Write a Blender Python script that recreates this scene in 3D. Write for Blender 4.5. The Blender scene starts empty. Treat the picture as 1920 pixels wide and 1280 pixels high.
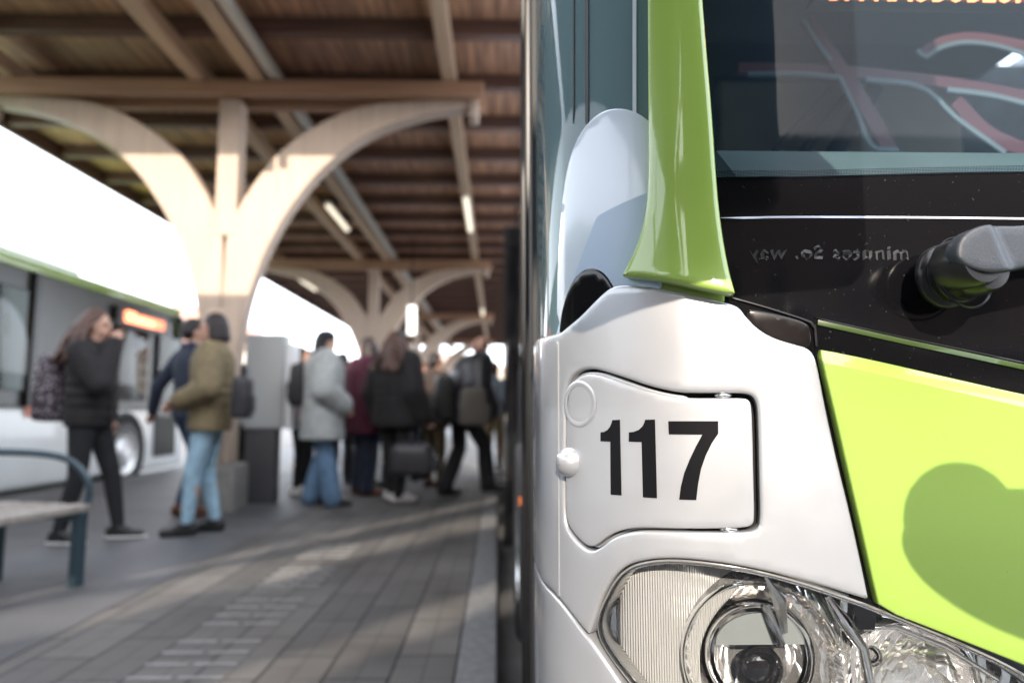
import bpy, bmesh, math, random
from mathutils import Vector, Matrix, Euler
from mathutils.geometry import delaunay_2d_cdt
random.seed(7)
R = math.radians
scene = bpy.context.scene
COL = scene.collection
W, H, F = 1920.0, 1280.0, 1280.0
CAM = Vector((0, 0, 0.93))
CROT = Euler((R(90 + 6.02), 0, R(-1.21)), 'XYZ').to_matrix()

def ray(u, v):
    return (CROT @ Vector(((u - W / 2) / F, -(v - H / 2) / F, -1))).normalized()
def at(u, v, Y):            # point on the vertical plane y = Y
    d = ray(u, v); return CAM + d * (Y / d.y)
def ground(u, v, z=0.0):
    d = ray(u, v); return CAM + d * ((z - CAM.z) / d.z)

# ------------------------------------------------------------------ materials
def nd(nt, t, **kw):
    n = nt.nodes.new(t)
    for k, v in kw.items(): setattr(n, k, v)
    return n
def M(name, col, rough=.5, metal=0., noise=0., nscale=8., bump=0., bscale=40., coat=0., spec=.5, coords='Object', stretch=(1, 1, 1), sheen=0., col2=None, ndetail=4.):
    m = bpy.data.materials.new(name); m.use_nodes = True
    nt = m.node_tree; b = nt.nodes['Principled BSDF']
    c = (*col, 1)
    b.inputs['Base Color'].default_value = c
    b.inputs['Roughness'].default_value = rough
    b.inputs['Metallic'].default_value = metal
    b.inputs['Coat Weight'].default_value = coat
    b.inputs['Coat Roughness'].default_value = .04
    b.inputs['Specular IOR Level'].default_value = spec
    b.inputs['Sheen Weight'].default_value = sheen
    if noise or bump or col2:
        tc = nd(nt, 'ShaderNodeTexCoord'); mp = nd(nt, 'ShaderNodeMapping'); mp.inputs['Scale'].default_value = stretch
        nt.links.new(tc.outputs[coords], mp.inputs[0])
        n = nd(nt, 'ShaderNodeTexNoise'); n.inputs['Scale'].default_value = nscale; n.inputs['Detail'].default_value = ndetail
        nt.links.new(mp.outputs[0], n.inputs['Vector'])
        if noise or col2:
            mx = nd(nt, 'ShaderNodeMix', data_type='RGBA')
            a = col2 or tuple(x * (1 - noise) for x in col)
            mx.inputs[6].default_value = (*a, 1)
            mx.inputs[7].default_value = c if col2 else (*tuple(min(1, x * (1 + noise)) for x in col), 1)
            rp = nd(nt, 'ShaderNodeMapRange'); rp.inputs[1].default_value = .3; rp.inputs[2].default_value = .7
            nt.links.new(n.outputs['Fac'], rp.inputs[0]); nt.links.new(rp.outputs[0], mx.inputs[0])
            nt.links.new(mx.outputs[2], b.inputs['Base Color'])
        if bump:
            n2 = nd(nt, 'ShaderNodeTexNoise'); n2.inputs['Scale'].default_value = bscale; n2.inputs['Detail'].default_value = 3
            nt.links.new(mp.outputs[0], n2.inputs['Vector'])
            bp = nd(nt, 'ShaderNodeBump'); bp.inputs['Strength'].default_value = bump; bp.inputs['Distance'].default_value = .01
            nt.links.new(n2.outputs['Fac'], bp.inputs['Height']); nt.links.new(bp.outputs[0], b.inputs['Normal'])
    return m
def EM(name, col, s):
    m = bpy.data.materials.new(name); m.use_nodes = True; nt = m.node_tree
    b = nt.nodes['Principled BSDF']; b.inputs['Base Color'].default_value = (*col, 1)
    b.inputs['Emission Color'].default_value = (*col, 1); b.inputs['Emission Strength'].default_value = s
    return m
def GLASS(name, tint=(.6, .7, .7), rough=.01, ior=1.5, opaque=0., base=(.05, .06, .065)):
    m = bpy.data.materials.new(name); m.use_nodes = True; nt = m.node_tree
    nt.nodes.remove(nt.nodes['Principled BSDF']); out = nt.nodes['Material Output']
    tr = nd(nt, 'ShaderNodeBsdfTransparent'); tr.inputs[0].default_value = (*tint, 1)
    gl = nd(nt, 'ShaderNodeBsdfGlossy'); gl.inputs['Roughness'].default_value = rough
    fr = nd(nt, 'ShaderNodeFresnel'); fr.inputs[0].default_value = ior
    df = nd(nt, 'ShaderNodeBsdfDiffuse'); df.inputs[0].default_value = (*base, 1)
    m0 = nd(nt, 'ShaderNodeMixShader'); m0.inputs[0].default_value = opaque
    nt.links.new(tr.outputs[0], m0.inputs[1]); nt.links.new(df.outputs[0], m0.inputs[2])
    m1 = nd(nt, 'ShaderNodeMixShader'); nt.links.new(fr.outputs[0], m1.inputs[0])
    nt.links.new(m0.outputs[0], m1.inputs[1]); nt.links.new(gl.outputs[0], m1.inputs[2])
    nt.links.new(m1.outputs[0], out.inputs[0])
    return m

def silver_mat():
    m = M('silver_paint', (.50, .515, .54), rough=.34, metal=.55, coat=1.)
    nt = m.node_tree; b = nt.nodes['Principled BSDF']
    tc = nd(nt, 'ShaderNodeTexCoord'); n = nd(nt, 'ShaderNodeTexNoise'); n.inputs['Scale'].default_value = 1700; n.inputs['Detail'].default_value = 0
    nt.links.new(tc.outputs['Object'], n.inputs['Vector'])
    bp = nd(nt, 'ShaderNodeBump'); bp.inputs['Strength'].default_value = .10; bp.inputs['Distance'].default_value = .0006
    nt.links.new(n.outputs['Fac'], bp.inputs['Height']); nt.links.new(bp.outputs[0], b.inputs['Normal'])
    d = nd(nt, 'ShaderNodeTexNoise'); d.inputs['Scale'].default_value = 9; d.inputs['Detail'].default_value = 8
    nt.links.new(tc.outputs['Object'], d.inputs['Vector'])
    mr = nd(nt, 'ShaderNodeMapRange'); mr.inputs[1].default_value = .3; mr.inputs[2].default_value = .75; mr.inputs[3].default_value = .28; mr.inputs[4].default_value = .42
    nt.links.new(d.outputs['Fac'], mr.inputs[0]); nt.links.new(mr.outputs[0], b.inputs['Roughness'])
    return m
def speck_mat(name, col, rough, thr=.74, scale=260, dust=(.07, .073, .078), amt=.4):
    m = M(name, col, rough=rough, coat=.0); nt = m.node_tree; b = nt.nodes['Principled BSDF']
    tc = nd(nt, 'ShaderNodeTexCoord'); n = nd(nt, 'ShaderNodeTexNoise'); n.inputs['Scale'].default_value = scale; n.inputs['Detail'].default_value = 1
    nt.links.new(tc.outputs['Object'], n.inputs['Vector'])
    mr = nd(nt, 'ShaderNodeMapRange'); mr.inputs[1].default_value = thr; mr.inputs[2].default_value = thr + .05; mr.inputs[4].default_value = amt
    nt.links.new(n.outputs['Fac'], mr.inputs[0])
    mx = nd(nt, 'ShaderNodeMix', data_type='RGBA'); mx.inputs[6].default_value = (*col, 1); mx.inputs[7].default_value = (*dust, 1)
    nt.links.new(mr.outputs[0], mx.inputs[0]); nt.links.new(mx.outputs[2], b.inputs['Base Color'])
    return m
def wave_chrome(name, col, per, strength, axis='X', rough=.12, metal=1., dist=.002):
    m = M(name, col, rough=rough, metal=metal); nt = m.node_tree; b = nt.nodes['Principled BSDF']
    tc = nd(nt, 'ShaderNodeTexCoord'); w = nd(nt, 'ShaderNodeTexWave', bands_direction=axis); w.inputs['Scale'].default_value = per; w.inputs['Distortion'].default_value = .4
    w.inputs['Detail'].default_value = 1; w.inputs['Detail Scale'].default_value = 30
    nt.links.new(tc.outputs['Object'], w.inputs['Vector'])
    bp = nd(nt, 'ShaderNodeBump'); bp.inputs['Strength'].default_value = strength; bp.inputs['Distance'].default_value = dist
    nt.links.new(w.outputs['Fac'], bp.inputs['Height']); nt.links.new(bp.outputs[0], b.inputs['Normal'])
    return m
def facet_chrome(name, scale, strength):
    m = M(name, (.95, .95, .95), rough=.09, metal=.85); nt = m.node_tree; b = nt.nodes['Principled BSDF']
    tc = nd(nt, 'ShaderNodeTexCoord'); mp = nd(nt, 'ShaderNodeMapping'); mp.inputs['Scale'].default_value = (1, .4, .45)
    w = nd(nt, 'ShaderNodeTexVoronoi'); w.inputs['Scale'].default_value = scale
    nt.links.new(tc.outputs['Object'], mp.inputs[0]); nt.links.new(mp.outputs[0], w.inputs['Vector'])
    bp = nd(nt, 'ShaderNodeBump'); bp.inputs['Strength'].default_value = strength; bp.inputs['Distance'].default_value = .004
    nt.links.new(w.outputs['Distance'], bp.inputs['Height']); nt.links.new(bp.outputs[0], b.inputs['Normal'])
    return m

m_silver = silver_mat()
GREEN = (.29, .44, .075)
m_green = speck_mat('lime_paint', GREEN, .30, thr=.76, scale=330, dust=(.16, .19, .07), amt=.5)
m_green.node_tree.nodes['Principled BSDF'].inputs['Coat Weight'].default_value = .8
m_green_dk = M('lime_film', (.035, .065, .009), rough=.35)
m_black = speck_mat('black_glass', (.005, .005, .006), .10, thr=.735)
m_black.node_tree.nodes['Principled BSDF'].inputs['Specular IOR Level'].default_value = .3
m_blackp = M('black_plastic', (.010, .010, .011), rough=.3, spec=.35, noise=.2, nscale=30)
m_rubber = M('black_rubber', (.012, .012, .013), rough=.55)
m_gap = M('dark_recess', (.006, .006, .006), rough=.8)
m_decal = M('number_vinyl', (.004, .004, .005), rough=.28, spec=.3, bump=.05, bscale=900)
m_chrome = M('chrome', (.92, .92, .92), rough=.06, metal=1.)
m_chrome_b = M('satin_chrome', (.6, .6, .6), rough=.22, metal=1.)
m_facet = facet_chrome('faceted_reflector', 75, .6)
m_flute = wave_chrome('fluted_reflector', (.92, .92, .91), 110, .9, rough=.16, metal=.25, dist=.0035)
m_glass = GLASS('windscreen_glass', (.66, .74, .76), ior=1.22, opaque=.13, base=(.075, .12, .17))  # hazy sky reflection is put into the diffuse blue base
m_sideglass = GLASS('tinted_side_glass', (.45, .56, .57), ior=1.33, opaque=.75, base=(.16, .25, .27))
m_clear = GLASS('clear_lens', (.96, .97, .97), ior=1.5)
m_teal = M('dashboard_plastic', (.20, .30, .32), rough=.5, noise=.1)
m_pale_stripe = M('pale_stripe', (.62, .66, .78), rough=.3)
m_grey_arm = M('wiper_grey', (.026, .032, .042), rough=.42, bump=.15, bscale=900)

# ------------------------------------------------------------------ mesh builder
class MB:
    def __init__(s): s.v = []; s.f = []
    def add(s, vs, fs):
        o = len(s.v); s.v += [Vector(p) for p in vs]; s.f += [tuple(i + o for i in f) for f in fs]; return s
    def box(s, c, d, rot=None, bev=0.):
        """rounded box: centre, full size"""
        bm = bmesh.new(); bmesh.ops.create_cube(bm, size=1)
        for v in bm.verts: v.co = Vector((v.co.x * d[0], v.co.y * d[1], v.co.z * d[2]))
        if bev > 0: bmesh.ops.bevel(bm, geom=list(bm.edges), offset=min(bev, min(d) * .45), segments=3, affect='EDGES', profile=.6)
        m = rot if isinstance(rot, Matrix) else (Euler(rot).to_matrix() if rot else Matrix.Identity(3))
        bm.verts.index_update()
        s.add([m @ v.co + Vector(c) for v in bm.verts], [[v.index for v in f.verts] for f in bm.faces]); bm.free(); return s
    def loft(s, rings, cap=True):
        n = len(rings[0]); vs = [p for r in rings for p in r]; fs = []
        for i in range(len(rings) - 1):
            for j in range(n):
                k = (j + 1) % n; fs.append((i * n + j, i * n + k, (i + 1) * n + k, (i + 1) * n + j))
        if cap: fs += [tuple(reversed(range(n))), tuple(range((len(rings) - 1) * n, len(rings) * n))]
        return s.add(vs, fs)
    def tube(s, pts, rad, n=12, cap=True, flat=1.):
        pts = [Vector(p) for p in pts]; rings = []
        for i, p in enumerate(pts):
            t = (pts[min(i + 1, len(pts) - 1)] - pts[max(i - 1, 0)]).normalized()
            a = t.cross(Vector((0, 0, 1)));
            if a.length < .05: a = t.cross(Vector((0, 1, 0)))
            a.normalize(); b = t.cross(a)
            r = rad[i] if isinstance(rad, (list, tuple)) else rad
            rings.append([p + a * r * math.cos(2 * math.pi * j / n) + b * r * flat * math.sin(2 * math.pi * j / n) for j in range(n)])
        return s.loft(rings, cap)
    def lathe(s, c, axis, prof, n=40, cap=False):
        """prof: (radius, distance along axis)"""
        ax = Vector(axis).normalized(); a = ax.orthogonal().normalized(); b = ax.cross(a); c = Vector(c)
        return s.loft([[c + ax * h + (a * math.cos(2 * math.pi * j / n) + b * math.sin(2 * math.pi * j / n)) * max(r, 1e-5) for j in range(n)] for r, h in prof], cap)
    def ell(s, c, r, rot=None, n=16):
        m = Euler(rot).to_matrix() if rot else Matrix.Identity(3); c = Vector(c); rings = []
        for i in range(n // 2 + 1):
            th = math.pi * i / (n // 2); sr = max(math.sin(th), 1e-3)
            rings.append([c + m @ Vector((r[0] * sr * math.cos(2 * math.pi * j / n), r[1] * sr * math.sin(2 * math.pi * j / n), -r[2] * math.cos(th))) for j in range(n)])
        return s.loft(rings)
    def cap(s, a, b, ra, rb, n=10):
        """tapered capsule"""
        a = Vector(a); b = Vector(b); t = b - a; L = t.length; t = t / L if L > 1e-6 else Vector((0, 0, 1))
        x = t.orthogonal().normalized(); y = t.cross(x); rings = []
        for q in (-1, -.8, -.45, 0):
            rings.append([a + t * ra * q + (x * math.cos(2 * math.pi * j / n) + y * math.sin(2 * math.pi * j / n)) * ra * max(math.sqrt(1 - q * q), .02) for j in range(n)])
        for q in (0, .45, .8, 1):
            rings.append([b + t * rb * q + (x * math.cos(2 * math.pi * j / n) + y * math.sin(2 * math.pi * j / n)) * rb * max(math.sqrt(1 - q * q), .02) for j in range(n)])
        return s.loft(rings)
    def extr(s, poly, a, b):
        """poly: list of 3D points; extruded from offset a to offset b (vectors)"""
        n = len(poly); a = Vector(a); b = Vector(b)
        vs = [Vector(p) + a for p in poly] + [Vector(p) + b for p in poly]
        fs = [tuple(range(n)), tuple(reversed(range(n, 2 * n)))] + [(i, i + n, (i + 1) % n + n, (i + 1) % n) for i in range(n)]
        return s.add(vs, fs)

def root_of(o):
    while o.parent: o = o.parent
    return o
def build(name, mb, mat, parent=None, smooth=True, angle=35, fixn=True):
    me = bpy.data.meshes.new(name)
    off = root_of(parent).location if parent else Vector((0, 0, 0))
    me.from_pydata([tuple(v - off) for v in mb.v], [], mb.f)
    if fixn:
        bm = bmesh.new(); bm.from_mesh(me); bmesh.ops.recalc_face_normals(bm, faces=bm.faces); bm.to_mesh(me); bm.free()
    me.materials.append(mat)
    if smooth:
        me.shade_smooth()
        if angle: me.set_sharp_from_angle(angle=R(angle))
    o = bpy.data.objects.new(name, me); COL.objects.link(o)
    if parent: o.parent = parent
    return o
def thing(name, label, cat, loc=(0, 0, 0), group=None):
    o = bpy.data.objects.new(name, None); COL.objects.link(o); o.location = loc; o.empty_display_size = .1
    o['label'] = label; o['category'] = cat
    if group: o['group'] = group
    return o
def tag(o, label, cat, group=None, kind=None):
    if label: o['label'] = label
    if cat: o['category'] = cat
    if group: o['group'] = group
    if kind: o['kind'] = kind
    return o
def struct(name, mb, mat, **kw):
    o = build(name, mb, mat, **kw); o['kind'] = 'structure'; return o

SUN_TR = Vector((.05, 1.0, -.466)).normalized()
# ------------------------------------------------------------------ the near bus: body surface from a plan profile
KEY = [(.30, 13.0), (.18, 7.0), (.10, 3.0), (.07, 1.5), (.060, 1.15), (.0605, 1.06), (.065, .985), (.077, .938), (.10, .895), (.135, .853), (.16, .833), (.185, .818),
       (.229, .800), (.30, .782), (.40, .770), (.6, .757), (.9, .75), (1.3, .748), (1.8, .752), (2.2, .78), (2.42, .86), (2.52, 1.05), (2.56, 1.4), (2.75, 13.0)]
def catmull(P, step=.004, closed=False):
    out = []
    n = len(P)
    for i in range(n if closed else n - 1):
        if closed: p0, p1, p2, p3 = (Vector(P[(i + k - 1) % n]) for k in range(4))
        else: p0, p1, p2, p3 = Vector(P[max(i - 1, 0)]), Vector(P[i]), Vector(P[i + 1]), Vector(P[min(i + 2, n - 1)])
        L = (p2 - p1).length; k = max(1, min(400, int(L / step)))
        t1 = (p2 - p0); t2 = (p3 - p1)
        l1 = (p1 - p0).length + L; l2 = (p3 - p2).length + L
        t1 = t1 * (L / l1) if l1 > 0 else t1; t2 = t2 * (L / l2) if l2 > 0 else t2
        for j in range(k):
            t = j / k; t_2 = t * t; t_3 = t_2 * t
            out.append(p1 * (2 * t_3 - 3 * t_2 + 1) + t1 * (t_3 - 2 * t_2 + t) + p2 * (-2 * t_3 + 3 * t_2) + t2 * (t_3 - t_2))
    if not closed: out.append(Vector(P[-1]))
    return out
PROF = catmull(KEY)
SL = [0.0]
for a, b in zip(PROF, PROF[1:]): SL.append(SL[-1] + (b - a).length)
import bisect
def prof(s):
    i = min(max(bisect.bisect_right(SL, s) - 1, 0), len(PROF) - 2)
    t = (s - SL[i]) / (SL[i + 1] - SL[i]); p = PROF[i].lerp(PROF[i + 1], t)
    def tan(k):
        k = min(max(k, 1), len(PROF) - 2); return (PROF[k + 1] - PROF[k - 1]).normalized()
    d = tan(i).lerp(tan(i + 1), t).normalized()
    return p, Vector((d.y, -d.x))     # outward normal
def s_of(u, off=0.):
    d = ray(u, 640); dx, dy = d.x, d.y; best = None
    prev = None
    for i, p in enumerate(PROF):
        if off:
            _, n = prof(SL[i]); p = p + n * off
        c = p.x * dy - p.y * dx
        if prev is not None and (c >= 0) != (prev[0] >= 0):
            t = prev[0] / (prev[0] - c); q = prev[1].lerp(p, t)
            if best is None or q.y < best[1].y: best = (SL[i - 1] + (SL[i] - SL[i - 1]) * t, q)
        prev = (c, p)
    return best
_cache = {}
def sz(u, v, off=0.):
    d = ray(u, v); uu = 960 + F * 0 + u
    # the plan direction depends on v too: use the true ray
    key = (round(d.x / d.y, 5), off)
    if key not in _cache:
        dx, dy = d.x, d.y; best = None; prev = None
        for i in range(len(PROF)):
            p = PROF[i]
            if off: p = p + NORM[i] * off
            c = p.x * dy - p.y * dx
            if prev is not None and (c >= 0) != (prev[0] >= 0):
                t = prev[0] / (prev[0] - c); q = prev[1].lerp(p, t)
                if best is None or q.y < best[1].y: best = (SL[i - 1] + (SL[i] - SL[i - 1]) * t, q)
            prev = (c, p)
        _cache[key] = best
    s, q = _cache[key]
    return Vector((s, CAM.z + d.z * (q.y / d.y)))
NORM = [prof(s)[1] for s in SL]
def side(Y, z):
    for i, p in enumerate(PROF):
        if p.y <= Y: return Vector((SL[i], z))
def S3(s, z, off=0.):
    p, n = prof(s); q = p + n * off; return Vector((q.x, q.y, z))
def px(pts, off=0.):
    return [side(p[1], p[2]) if p[0] == 'side' else sz(p[0], p[1], off) for p in pts]
def chaikin(P, k=2):
    for _ in range(k):
        Q = []
        for i in range(len(P)):
            a, b = P[i], P[(i + 1) % len(P)]
            Q += [a.lerp(b, .25), a.lerp(b, .75)]
        P = Q
    return P
def resample(P, step):
    Q = []
    for i in range(len(P)):
        a, b = P[i], P[(i + 1) % len(P)]
        L = (b - a).length
        if L < step * .15: continue
        k = max(1, int(math.ceil(L / step)))
        Q += [a.lerp(b, j / k) for j in range(k)]
    return Q
def area(P): return sum(P[i].x * P[(i + 1) % len(P)].y - P[(i + 1) % len(P)].x * P[i].y for i in range(len(P))) / 2
def inset(P, d):
    """move every point to the left of travel by d"""
    n = len(P); Q = []
    for i in range(n):
        a, b, c = P[i - 1], P[i], P[(i + 1) % n]
        t = ((b - a).normalized() + (c - b).normalized())
        if t.length < 1e-6: t = c - b
        t.normalize(); Q.append(b + Vector((-t.y, t.x)) * d)
    return Q
def inside(p, loops):
    c = False
    for L in loops:
        n = len(L)
        for i in range(n):
            a, b = L[i], L[(i + 1) % n]
            if (a.y > p.y) != (b.y > p.y) and p.x < (b.x - a.x) * (p.y - a.y) / (b.y - a.y) + a.x: c = not c
    return c
def panel(outer, holes=(), off=0., thick=.012, bev=.003, grid=.008, smooth=2, step=None, back=True, offf=None, P3=None, trace=None, creases=()):
    """outer / holes: pixel outlines laid on the bus body; returns an MB"""
    tr = off if trace is None else trace
    loops = []
    for k, L in enumerate([outer] + list(holes)):
        Q = px(L, tr) if not isinstance(L[0], Vector) else list(L)
        Q = chaikin(Q, smooth) if smooth else Q
        Q = resample(Q, step or grid)
        if (area(Q) < 0) == (k == 0): Q.reverse()
        loops.append(Q)
    P3 = P3 or S3
    def pt(p, d): return P3(p.x, p.y, (off + (offf(p.x, p.y) if offf else 0)) + d)
    mb = MB(); rings = []
    spec = ([(0, -thick)] if thick > bev else []) + [(0, -bev), (.12 * bev, -.5 * bev), (.4 * bev, -.14 * bev), (bev, 0)] if bev > 0 else [(0, -thick), (0, 0)]
    last = []
    for Q in loops:
        rr = [(inset(Q, i) if i else Q, d) for i, d in spec]
        mb.loft([[pt(p, d) for p in q] for q, d in rr], cap=False)
        last.append(rr[-1][0])
    co = []; ed = []
    for Q in last:
        o = len(co); co += Q; ed += [(o + i, o + (i + 1) % len(Q)) for i in range(len(Q))]
    x0 = min(p.x for p in last[0]); x1 = max(p.x for p in last[0]); y0 = min(p.y for p in last[0]); y1 = max(p.y for p in last[0])
    nx = int((x1 - x0) / grid) + 1; ny = int((y1 - y0) / grid) + 1
    for Cq in creases:
        a_, b_ = Cq; kk = int((b_ - a_).length / grid)
        cp = [a_.lerp(b_, i / kk) for i in range(kk + 1)]; cp = [p for p in cp if inside(p, last) and min((p - q).length for q in last[0]) > grid * .4]
        o = len(co); co += cp; ed += [(o + i, o + i + 1) for i in range(len(cp) - 1)]
    allb = list(co)
    cells = {}
    for p in allb: cells.setdefault((int(p.x / grid), int(p.y / grid)), []).append(p)
    for i in range(nx + 1):
        for j in range(ny + 1):
            p = Vector((x0 + (i + (.5 if j % 2 else 0)) * grid, y0 + j * grid))
            ci, cj = int(p.x / grid), int(p.y / grid)
            if any((q - p).length < grid * .6 for a in (-1, 0, 1) for b in (-1, 0, 1) for q in cells.get((ci + a, cj + b), ())): continue
            if inside(p, last): co.append(p)
    r = delaunay_2d_cdt([Vector((p.x, p.y)) for p in co], ed, [], 0, 1e-7)
    vs = [pt(p, 0) for p in r[0]]; fs = []
    for f in r[2]:
        c = sum((r[0][i] for i in f), Vector((0, 0))) / len(f)
        if inside(c, last): fs.append(tuple(f))
    mb.add(vs, fs)
    return mb
def weld(o, d=1e-5, ang=50):
    bm = bmesh.new(); bm.from_mesh(o.data); bmesh.ops.remove_doubles(bm, verts=bm.verts, dist=d); bmesh.ops.recalc_face_normals(bm, faces=bm.faces)
    bm.to_mesh(o.data); bm.free(); o.data.shade_smooth(); o.data.set_sharp_from_angle(angle=R(ang)); return o

bus = thing('city_bus', 'silver and lime green city bus filling the right side, numbered 117 beside its headlight', 'bus', (1.3, 2.0, -.15))
def bp(name, mb, mat, parent=None, **kw):
    return weld(build(name, mb, mat, parent or bus, **kw))

# --- silver corner panel with the flap opening
silver_out = [('side', 1.22, 1.035), ('side', 1.10, 1.05), (1045, 628), (1068, 608), (1090, 590), (1128, 550), (1145, 538), (1165, 533), (1210, 536), (1260, 545), (1330, 560), (1372, 569), (1388, 577),
              (1398, 592), (1420, 615), (1450, 633), (1490, 645), (1514, 651), (1527, 663), (1535, 690), (1548, 760), (1570, 860), (1595, 960), (1615, 1050), (1628, 1112), (1630, 1124), (1620, 1122),
              (1560, 1103), (1500, 1086), (1400, 1062), (1300, 1048), (1240, 1046), (1190, 1053), (1163, 1067), (1142, 1090), (1122, 1130), (1112, 1165), (1104, 1187), (1100, 1187), (1070, 1148), (1047, 1119), (1028, 1098), ('side', 1.10, .69), ('side', 1.22, .69)]
flap_out = [(1062, 800), (1063, 755), (1069, 726), (1081, 709), (1098, 701), (1118, 702), (1160, 715), (1210, 732), (1250, 742), (1290, 746), (1350, 746), (1392, 746), (1404, 749), (1409, 760), (1411, 800), (1413, 900), (1415, 972), (1411, 984),
            (1396, 989), (1330, 991), (1250, 990), (1200, 988), (1165, 993), (1140, 1004), (1122, 1019), (1108, 1025), (1095, 1019), (1080, 1003), (1066, 985), (1061, 965), (1060, 900)]
hole_out = [(1058, 800), (1058, 752), (1064, 718), (1078, 699), (1098, 691), (1120, 692), (1162, 705), (1212, 722), (1252, 732), (1290, 737), (1350, 737), (1396, 737), (1413, 743), (1420, 758), (1422, 800), (1424, 900), (1426, 976), (1420, 991),
            (1402, 997), (1330, 997), (1250, 995), (1202, 994), (1168, 999), (1146, 1009), (1124, 1027), (1108, 1033), (1091, 1025), (1075, 1008), (1061, 988), (1057, 966), (1056, 900)]
corner = bp('corner_panel', panel(silver_out, [hole_out], thick=.02, bev=.0042, grid=.007), m_silver)
bp('seam', panel([(1043, 640), (1046, 640), (1047, 880), (1048, 1117), (1045, 1117), (1044, 880)], off=.0012, thick=.002, bev=.0004, grid=.01, smooth=0), m_silver, corner)
rec = bp('flap_recess', panel([(1050, 690), (1430, 680), (1436, 1005), (1100, 1045), (1048, 1000)], off=-.016, thick=.004, bev=.001, smooth=0, grid=.012, trace=0), m_gap)
lip = bp('recess_lip', panel([(1056, 790), (1057, 745), (1066, 712), (1084, 697), (1118, 695), (1162, 709), (1212, 727), (1252, 737), (1291, 742), (1291, 752), (1240, 748), (1160, 722), (1110, 708), (1085, 715), (1070, 750), (1068, 800)], off=-.008, thick=.004, bev=.002, grid=.006, trace=0), m_silver, rec)
bp('recess_lip', panel([(1061, 960), (1075, 990), (1108, 1020), (1150, 998), (1200, 985), (1296, 986), (1296, 996), (1202, 993), (1166, 998), (1124, 1024), (1108, 1031), (1075, 1006), (1058, 975)], off=-.010, thick=.004, bev=.002, grid=.006, trace=0), m_silver, rec)
for (hu, hv) in ((1357, 741), (1368, 993)):
    p = sz(hu, hv); bp('hinge', MB().ell(S3(p.x, p.y, -.006), (.011, .006, .0035)), m_chrome_b, rec)
flap = bp('service_flap', panel(flap_out, off=.0003, thick=.006, bev=.0019, grid=.007), m_silver)
def ringsz(c, rs, rz, n=48): return [c + Vector((rs * math.cos(2 * math.pi * k / n), rz * math.sin(2 * math.pi * k / n))) for k in range(n)]
cc = sz(1086, 757)
rr = .0275
ringmb = MB()
prev = []
for (f, h) in ((1.10, 0.0003), (1.02, .0010), (.97, .0010), (.84, .0003)):
    prev.append([S3(p.x, p.y, .0005 + h) for p in ringsz(cc, rr * f, rr * f)])
ringmb.loft(prev, cap=False)
bp('embossed_ring', ringmb, m_silver, flap)
k0 = sz(1068, 866)
kp, kn = prof(k0.x); kc = S3(k0.x, k0.y, 0)
knob = MB(); knb = Matrix.Rotation(math.atan2(kn.x, -kn.y), 3, 'Z')
for_r = []
ax = Vector((kn.x, kn.y, 0))
knob.lathe(kc - ax * .004, ax, [(.0195, 0), (.0192, .004), (.0175, .011), (.0135, .0165), (.008, .0195), (.0005, .0205)], n=40)
bp('latch_knob', knob, m_silver, flap)
Z = lambda x, y: (960 + x / 4, 640 + y / 4)
d1 = [(752, 588), (808, 586), (814, 870), (820, 1153), (740, 1147), (738, 940), (737, 750), (663, 748), (663, 680), (690, 677), (716, 662), (736, 636), (746, 610)]
d2 = [(998, 586), (1072, 584), (1080, 880), (1087, 1174), (982, 1167), (977, 960), (972, 753), (876, 750), (876, 680), (912, 677), (950, 662), (978, 636), (992, 608)]
d7 = [(1172, 597), (1360, 597), (1546, 597), (1547, 690), (1500, 760), (1455, 850), (1418, 955), (1396, 1070), (1382, 1188), (1254, 1184), (1266, 1090), (1292, 985), (1332, 885), (1380, 785), (1428, 697), (1300, 696), (1176, 695)]
for d in (d1, d2, d7):
    o = bp('number_digit', panel([Z(*p) for p in d], off=.0012, thick=.0006, bev=0, grid=.006, smooth=0, step=.003), m_decal, flap)
# --- lower silver wing, left of the headlight
bp('lower_corner_panel', panel([('side', 1.22, .688), ('side', 1.10, .688), (1026, 1101), (1047, 1124), (1069, 1152), (1098, 1191), (1106, 1199), (1135, 1240), (1170, 1290), (1220, 1360), (1300, 1450), (1420, 1530), (1420, 1800), (1200, 1800), ('side', 1.10, .12), ('side', 1.22, .12)],
    off=-.001, thick=.02, bev=.004, grid=.012), m_silver)
# --- green front panel
def zc(u, v): return sz(u, v).y
gA = sz(1555, 682); gB = sz(1920, 764)
def green_off(s, z):
    zc_ = gA.y + (gB.y - gA.y) * (s - gA.x) / (gB.x - gA.x)
    o = -max(0, z - zc_) * .55
    zm = zc_ - .155
    o += .006 * math.exp(-((z - zm) / .02) ** 2) * 0
    o -= .10 * max(0, (zc_ - .17) - z) ** 1.5
    return o
gpan = bp('front_panel', panel([(1541, 656), (1546, 653), (1640, 672), (1750, 697), (1920, 736), (2100, 772), (2500, 810), (3400, 810), (3400, 1500), (2600, 1500), (2200, 1360), (1920, 1247), (1780, 1192), (1652, 1142), (1643, 1110), (1620, 1010), (1590, 880), (1560, 750), (1545, 690)],
    off=.004, thick=.03, bev=.003, grid=.012, offf=green_off, smooth=1, creases=[(gA + (gA - gB) * .06, gA + (gB - gA) * 3.5)]), m_green)
weld(gpan, ang=20)
gpan['label'] = 'glossy lime green lower front panel'
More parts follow.
